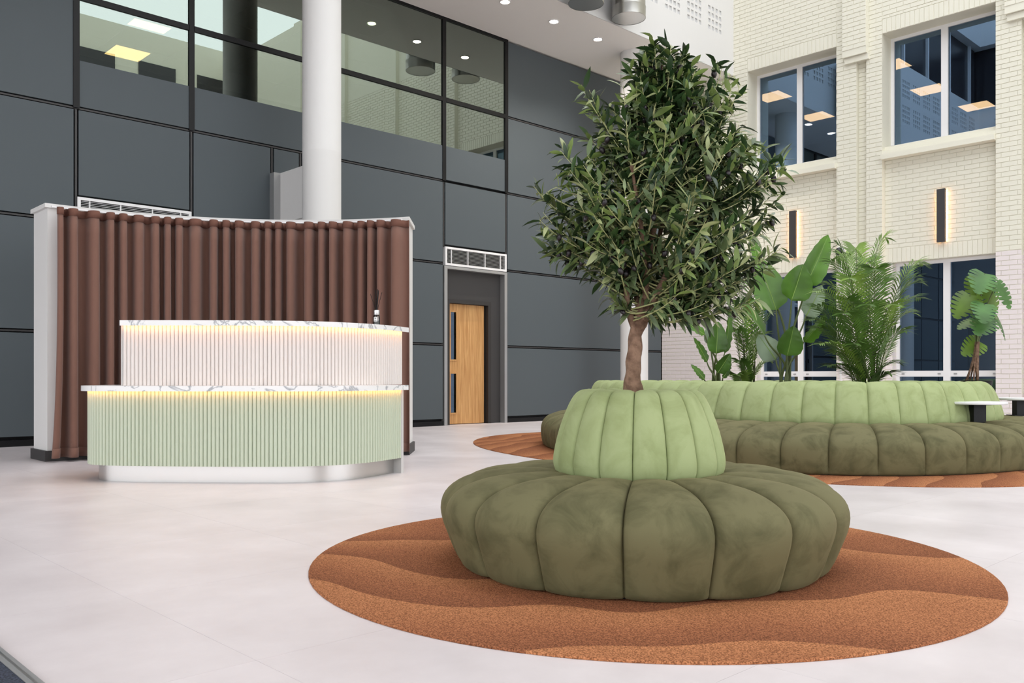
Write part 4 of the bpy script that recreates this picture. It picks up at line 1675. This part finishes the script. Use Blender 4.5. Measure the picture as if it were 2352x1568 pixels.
def paddle(parent, base_c, bp, tpx, width_px, dy0, dy1, roll, m, foot=(0, 0)):
    A_ = plant_pt(base_c, *bp, dy0)
    B_ = plant_pt(base_c, *tpx, dy1)
    d = B_ - A_
    Lb = d.length
    W = width_px / F * base_c[1]
    x_ = d.normalized()
    n_ = Vector((0, -1, 0.25))
    y_ = n_.cross(x_).normalized()
    z_ = x_.cross(y_)
    y2 = y_ * math.cos(roll) + z_ * math.sin(roll)
    z2 = x_.cross(y2)
    b = MB()
    rows, rib = [], []
    N = 12
    for k in range(N + 1):
        t = k / N
        wv_ = (math.sin(math.pi * min(1, t ** 0.62)) ** 0.62 if 0 < t < 1 else 0.02) * W / 2
        bow = -0.10 * Lb * (t * t) + 0.05 * Lb * t
        c_ = A_ + x_ * (t * Lb) + z2 * bow
        row = []
        for s in (-1, -0.6, -0.2, 0, 0.2, 0.6, 1):
            lift = 0.42 * abs(s) * wv_ * (1 - 0.45 * abs(s)) + (0.010 * math.sin(k * 2.6 + s * 3) * abs(s))
            row.append(c_ + y2 * (s * wv_) + z2 * lift)
        rows.append(row)
        rib.append(c_ + z2 * 0.002)
    b.grid(rows)
    o = b.build('leaf', m, parent, smooth='all')
    MB().tube(rib, [0.006 * (1 - 0.8 * k / N) for k in range(N + 1)], 5).build('midrib', M_rib, o, smooth='all')
    f0 = Vector((foot[0], foot[1], 0))
    c1 = f0 + Vector(((A_.x - f0.x) * 0.15, (A_.y - f0.y) * 0.15, A_.z * 0.55))
    P = [f0, c1, f0.lerp(A_, 0.8) + Vector((0, 0, A_.z * 0.07)), A_]
    Q = catmull(P, 6)
    MB().tube(Q, [0.016 * (1 - 0.6 * k / len(Q)) for k in range(len(Q))], 7).build('stalk', M_stem, parent, smooth='all')


def bop(px0, cy, leaves, label, name='bird_of_paradise'):
    bc = ((px0 - CX) / F * cy, cy)
    r = cam_empty(name, bc[0], bc[1], 0.5)
    for i, L_ in enumerate(leaves):
        paddle(r, bc, *L_, foot=(0.05 * math.cos(i * 2.4), 0.05 * math.sin(i * 2.4)))
    MB().lathe([(0.10, 0.0), (0.13, 0.0), (0.15, 0.16), (0.14, 0.17), (0.0, 0.16)], 20, cap=False).build('pot', M_black, r, smooth=40)
    tag(r, label, 'plant', 'plants in the island sofa')


bop(1803, 9.9, [
    ((1850, 655), (1906, 538), 62, 0.0, 0.05, 0.35, M_bop), ((1783, 712), (1742, 592), 74, -0.05, 0.0, -0.25, M_bop), ((1818, 690), (1846, 606), 72, -0.12, -0.1, 0.1, M_bop),
    ((1851, 726), (1890, 655), 52, 0.05, 0.1, 0.2, M_bop2), ((1808, 817), (1824, 748), 58, -0.15, -0.25, 0.0, M_bop), ((1757, 772), (1700, 688), 66, -0.05, -0.1, 0.9, M_bop),
    ((1782, 826), (1742, 768), 56, 0.1, 0.15, -0.2, M_bop2), ((1846, 785), (1900, 722), 48, -0.05, -0.15, 0.9, M_bop), ((1740, 610), (1726, 538), 36, 0.2, 0.25, 0.5, M_bop)],
    'tall broad leaved paddle plant rising from the sofa centre')
bop(1645, 10.6, [
    ((1619, 769), (1556, 728), 26, 0.0, 0.0, 0.4, M_bop), ((1645, 812), (1650, 738), 46, -0.1, -0.12, 0.0, M_bop), ((1624, 832), (1595, 774), 24, 0.0, -0.05, 0.5, M_bop),
    ((1648, 856), (1678, 812), 34, -0.15, -0.2, 0.4, M_bop), ((1618, 872), (1588, 836), 18, -0.1, -0.12, 0.3, M_bop), ((1660, 868), (1681, 834), 16, -0.12, -0.1, 0.6, M_bop),
    ((1632, 790), (1626, 748), 26, 0.1, 0.12, -0.3, M_bop2), ((1664, 812), (1680, 704), 34, 0.1, 0.1, 0.9, M_bop)],
    'small broad leaved plant at the far left of the sofa planting')


# --- palms
M_palm = leaf_mat('palm_leaflet', C(92, 126, 56), C(100, 130, 70), 0.42, 0.2, 4)
M_palm2 = leaf_mat('palm_leaflet_light', C(132, 162, 72), C(130, 158, 86), 0.42, 0.2, 4)
M_cane = mat('palm_cane', C(80, 84, 52), 0.6, noise=(30, C(48, 50, 32), 3))


def frond(parent, bc, foot, px, py, dy, m, n=24, lw=0.010, ll=0.24, droop=0.22, rise=0.5):
    tip = plant_pt(bc, px, py, dy)
    f0 = Vector((foot[0], foot[1], 0.0))
    d = tip - f0
    rise = rise - 0.22 * min(1.0, abs(d.x) / 0.5)
    c1 = f0 + Vector((d.x * 0.12, d.y * 0.12, max(d.z, 0.3) * rise))
    c2 = f0 + Vector((d.x * 0.55, d.y * 0.55, d.z * 1.0 + droop * d.length * 0.5))
    N = 14
    P = []
    for k in range(N + 1):
        t = k / N
        P.append(f0 * (1 - t) ** 3 + c1 * 3 * t * (1 - t) ** 2 + c2 * 3 * t * t * (1 - t) + tip * t ** 3)
    b = MB()
    b.tube(P, [0.007 * (1 - 0.8 * k / N) for k in range(N + 1)], 5, 1)
    for k in range(n):
        t = 0.34 + 0.65 * k / (n - 1)
        f_ = t * N
        i = min(int(f_), N - 1)
        q = P[i].lerp(P[i + 1], f_ - i)
        ax = (P[i + 1] - P[i]).normalized()
        sd = ax.cross(Vector((0, 0, 1)))
        if sd.length < 0.05:
            sd = Vector((1, 0, 0))
        sd.normalize()
        L_ = ll * math.sin(math.pi * (0.14 + 0.80 * (t - 0.34) / 0.65)) ** 0.6 * rt.uniform(0.85, 1.1)
        for s in (-1, 1):
            dv = (ax * 0.75 + sd * s * 0.85 + Vector((0, 0, 0.12))).normalized()
            nv = dv.cross(ax).normalized()
            wv_ = ax.cross(nv).normalized() * 0
            ww = dv.cross(nv).normalized() * lw
            mid_ = q + dv * L_ * 0.5 + Vector((0, 0, -0.02 * L_))
            end = q + dv * L_ + Vector((0, 0, -0.22 * L_))
            b.quad(q - ww * 0.3, q + ww * 0.3, mid_ + ww, mid_ - ww, 0)
            b.tri(mid_ - ww, mid_ + ww, end, 0)
    b.build('frond', [m, M_stem], parent, smooth='all', weld=False)


def palm(px0, cy, tips, canes, label, **kw):
    bc = ((px0 - CX) / F * cy, cy)
    r = cam_empty('palm', bc[0], bc[1], 0.5)
    for i, (px, py, dy) in enumerate(tips):
        ft = canes[i % len(canes)]
        frond(r, bc, (ft[0], ft[1]), px, py, dy, M_palm if i % 3 else M_palm2, **kw)
    for (x_, y_, h_, rr) in canes:
        MB().tube([(x_, y_, 0), (x_ * 1.1, y_ * 1.1, h_ * 0.5), (x_ * 1.25, y_ * 1.2, h_)], [rr, rr * 0.85, rr * 0.5], 8).build('cane', M_cane, r, smooth='all')
    MB().lathe([(0.10, 0.0), (0.15, 0.0), (0.17, 0.15), (0.0, 0.14)], 20, cap=False).build('pot', M_black, r, smooth=40)
    tag(r, label, 'plant', 'plants in the island sofa')


palm(1985, 9.05, [(2038, 548, 0), (1918, 566, .1), (1902, 605, -.1), (1890, 655, .15), (1868, 705, -.2), (1868, 755, -.1), (2120, 605, .1), (2112, 640, -.1), (2115, 685, .2), (2100, 720, -.2),
                 (1990, 600, .3), (2010, 620, -.3), (1950, 640, -.35), (1935, 720, -.4), (1960, 790, -.4), (2050, 700, -.4), (2065, 835, -.1), (2045, 860, -.2), (1915, 810, -.1), (1990, 700, -.45),
                 (2040, 640, .25), (1930, 590, .3), (2080, 760, -.3), (1900, 840, -.2), (1965, 575, .05), (1940, 690, -.2), (1858, 735, -.35), (1872, 670, -.35), (2118, 650, -.3), (2128, 610, -.2), (1880, 790, -.4)],
     [(-0.06, 0.0, 0.55, 0.018), (0.0, 0.02, 0.8, 0.028), (0.07, -0.02, 0.6, 0.016), (0.12, 0.03, 0.5, 0.014)], 'tall feathery palm at the right of the sofa planting', lw=0.009, n=30, ll=0.28)
palm(1716, 11.0, [(1660, 715, 0), (1690, 645, .1), (1750, 640, 0), (1700, 700, -.1), (1760, 700, .1), (1690, 760, -.1), (1755, 770, -.2), (1780, 720, 0), (1695, 830, -.1), (1770, 830, 0), (1735, 690, -.2), (1720, 620, .1),
                  (1690, 860, -.2)],
     [(-0.03, 0.0, 0.7, 0.016), (0.03, 0.02, 0.65, 0.015), (0.08, 0.0, 0.5, 0.012)], 'smaller palm between the two broad leaved plants', ll=0.26, lw=0.012)

# --- split leaf plant in a pot
M_mon = leaf_mat('split_leaf', C(74, 116, 54), C(78, 110, 54), 0.45, 0.15, 5)
M_mon2 = leaf_mat('split_leaf_light', C(104, 134, 52), C(98, 126, 52), 0.35, 0.25, 5)


def split_leaf_mesh(name, m):
    b = MB()
    spine = [(-0.02, 0), (0.12, 0), (0.27, 0), (0.42, 0), (0.57, 0), (0.72, 0), (0.87, 0), (1.0, 0)]
    wid = [0.34, 0.50, 0.54, 0.53, 0.47, 0.38, 0.25, 0.02]
    back = [-0.18, -0.06, 0.10, 0.28, 0.46, 0.64, 0.84, 1.0]
    Z = lambda x_, y_: -0.30 * y_ * y_ - 0.16 * (x_ - 0.3) ** 2 + 0.10 * abs(y_)
    for s in (-1, 1):
        for k in range(7):
            x0_, x1_ = spine[k][0], spine[k + 1][0]
            g = 0.22 if k else 0.02
            w0, w1 = wid[k], wid[k + 1]
            e0, e1 = back[k] + 0.06, back[k + 1] + 0.06
            a0_, a1_ = e0 + (e1 - e0) * g, e1 - (e1 - e0) * g
            ww0 = w0 + (w1 - w0) * g
            ww1 = w1 + (w0 - w1) * g
            i0, i1 = 0.36, 0.36
            A0 = (x0_, 0)
            A1 = (x1_, 0)
            B0 = (x0_ + (e0 - x0_) * i0, s * w0 * i0)
            B1 = (x1_ + (e1 - x1_) * i1, s * w1 * i1)
            C0, C1 = (a0_ * 0.6 + B0[0] * 0.4 if 0 else (a0_ + B0[0]) / 2, s * (ww0 + w0 * i0) / 2), ((a1_ + B1[0]) / 2, s * (ww1 + w1 * i1) / 2)
            D0, D1 = (a0_, s * ww0), (a1_, s * ww1)
            for q in ((A0, A1, B1, B0), (B0, B1, C1, C0), (C0, C1, D1, D0)):
                pts_ = [(x_, y_, Z(x_, y_)) for x_, y_ in q]
                if s < 0:
                    pts_ = pts_[::-1]
                b.quad(*pts_)
    me = MB()
    return b.mesh(name, m, smooth='all')


sl1 = split_leaf_mesh('leaf', M_mon)
sl2 = split_leaf_mesh('leaf', M_mon2)
MC = ((2243 - CX) / F * 8.95, 8.95)
mon = cam_empty('split_leaf_plant', MC[0], MC[1], 0.5)
tag(mon, 'split leaf potted plant with bare stems at the right of the sofa', 'plant', 'plants in the island sofa')


def mleaf(px, py, dy, size_px, ang, pitch, me, yaw=0.0):
    """attachment pixel, pointing direction in the picture (deg, 0 right, 90 up), tilt towards the viewer"""
    A_ = plant_pt(MC, px, py, dy)
    a = math.radians(ang)
    x_ = Vector((math.cos(a) * math.cos(pitch), -math.sin(pitch), math.sin(a) * math.cos(pitch)))
    n_ = Vector((math.sin(yaw), -math.cos(yaw) * 0.8, 0.6))
    y_ = n_.cross(x_).normalized()
    z_ = x_.cross(y_)
    Mx = Matrix((x_, y_, z_)).transposed()
    s = size_px / F * MC[1]
    link('leaf', me, mon, A_, Mx.to_euler(), (s, s, s))
    f0 = Vector((0, 0.0, 0.62))
    MB().tube([Vector(q) for q in catmull([f0, f0.lerp(A_, 0.5) + Vector((0, 0.02, 0.05)), A_], 5)], 0.006, 5).build('stalk', M_stem, mon, smooth='all')


mleaf(2262, 628, -0.05, 62, 235, 0.5, sl1)
mleaf(2290, 648, 0.0, 66, 290, 0.3, sl1, 0.4)
mleaf(2228, 678, 0.0, 62, 235, 0.1, sl2, -0.4)
mleaf(2262, 698, -0.15, 56, 245, 0.6, sl1)
mleaf(2268, 728, -0.1, 62, 225, 0.5, sl1)
mleaf(2290, 726, 0.0, 58, 290, 0.1, sl2, 0.8)
mleaf(2245, 640, 0.12, 52, 260, 0.0, sl2)
mleaf(2262, 660, 0.1, 60, 300, 0.0, sl2)
mleaf(2238, 735, 0.05, 44, 205, 0.1, sl2, -1.0)
mleaf(2250, 785, 0.05, 50, 215, 0.1, sl2, 0.2)
for k in range(9):
    a = k * 0.7
    MB().tube([(0.085 * math.cos(a) * (0.5 + 0.5 * (k % 2)) - 0.04, 0.07 * math.sin(a), 0.255), (0.03 * math.cos(a) - 0.02, 0.03 * math.sin(a), 0.42),
               (0.012 * math.cos(a * 2) + 0.01, 0.012 * math.sin(a), 0.66)], [0.007, 0.010, 0.010], 6).build('stem', M_bark, mon, smooth='all')
MB().lathe([(0.0, 0.0), (0.11, 0.0), (0.145, 0.255), (0.150, 0.265), (0.14, 0.268), (0.135, 0.25), (0.0, 0.25)], 28, cap=False).build('pot', M_black, mon, smooth=40)
pb = MB()
for k in range(90):
    a, rr_ = rt.uniform(0, 6.28), 0.128 * math.sqrt(rt.random())
    pb.lathe([(0.0, 0.244), (0.011, 0.252), (0.008, 0.262), (0.0, 0.266)], 6, (rr_ * math.cos(a), rr_ * math.sin(a)), cap=False)
tag(pb.build('pebbles', mat('pale_pebbles', C(206, 178, 140), 0.8), mon, weld=False, smooth='all'), kind='stuff')
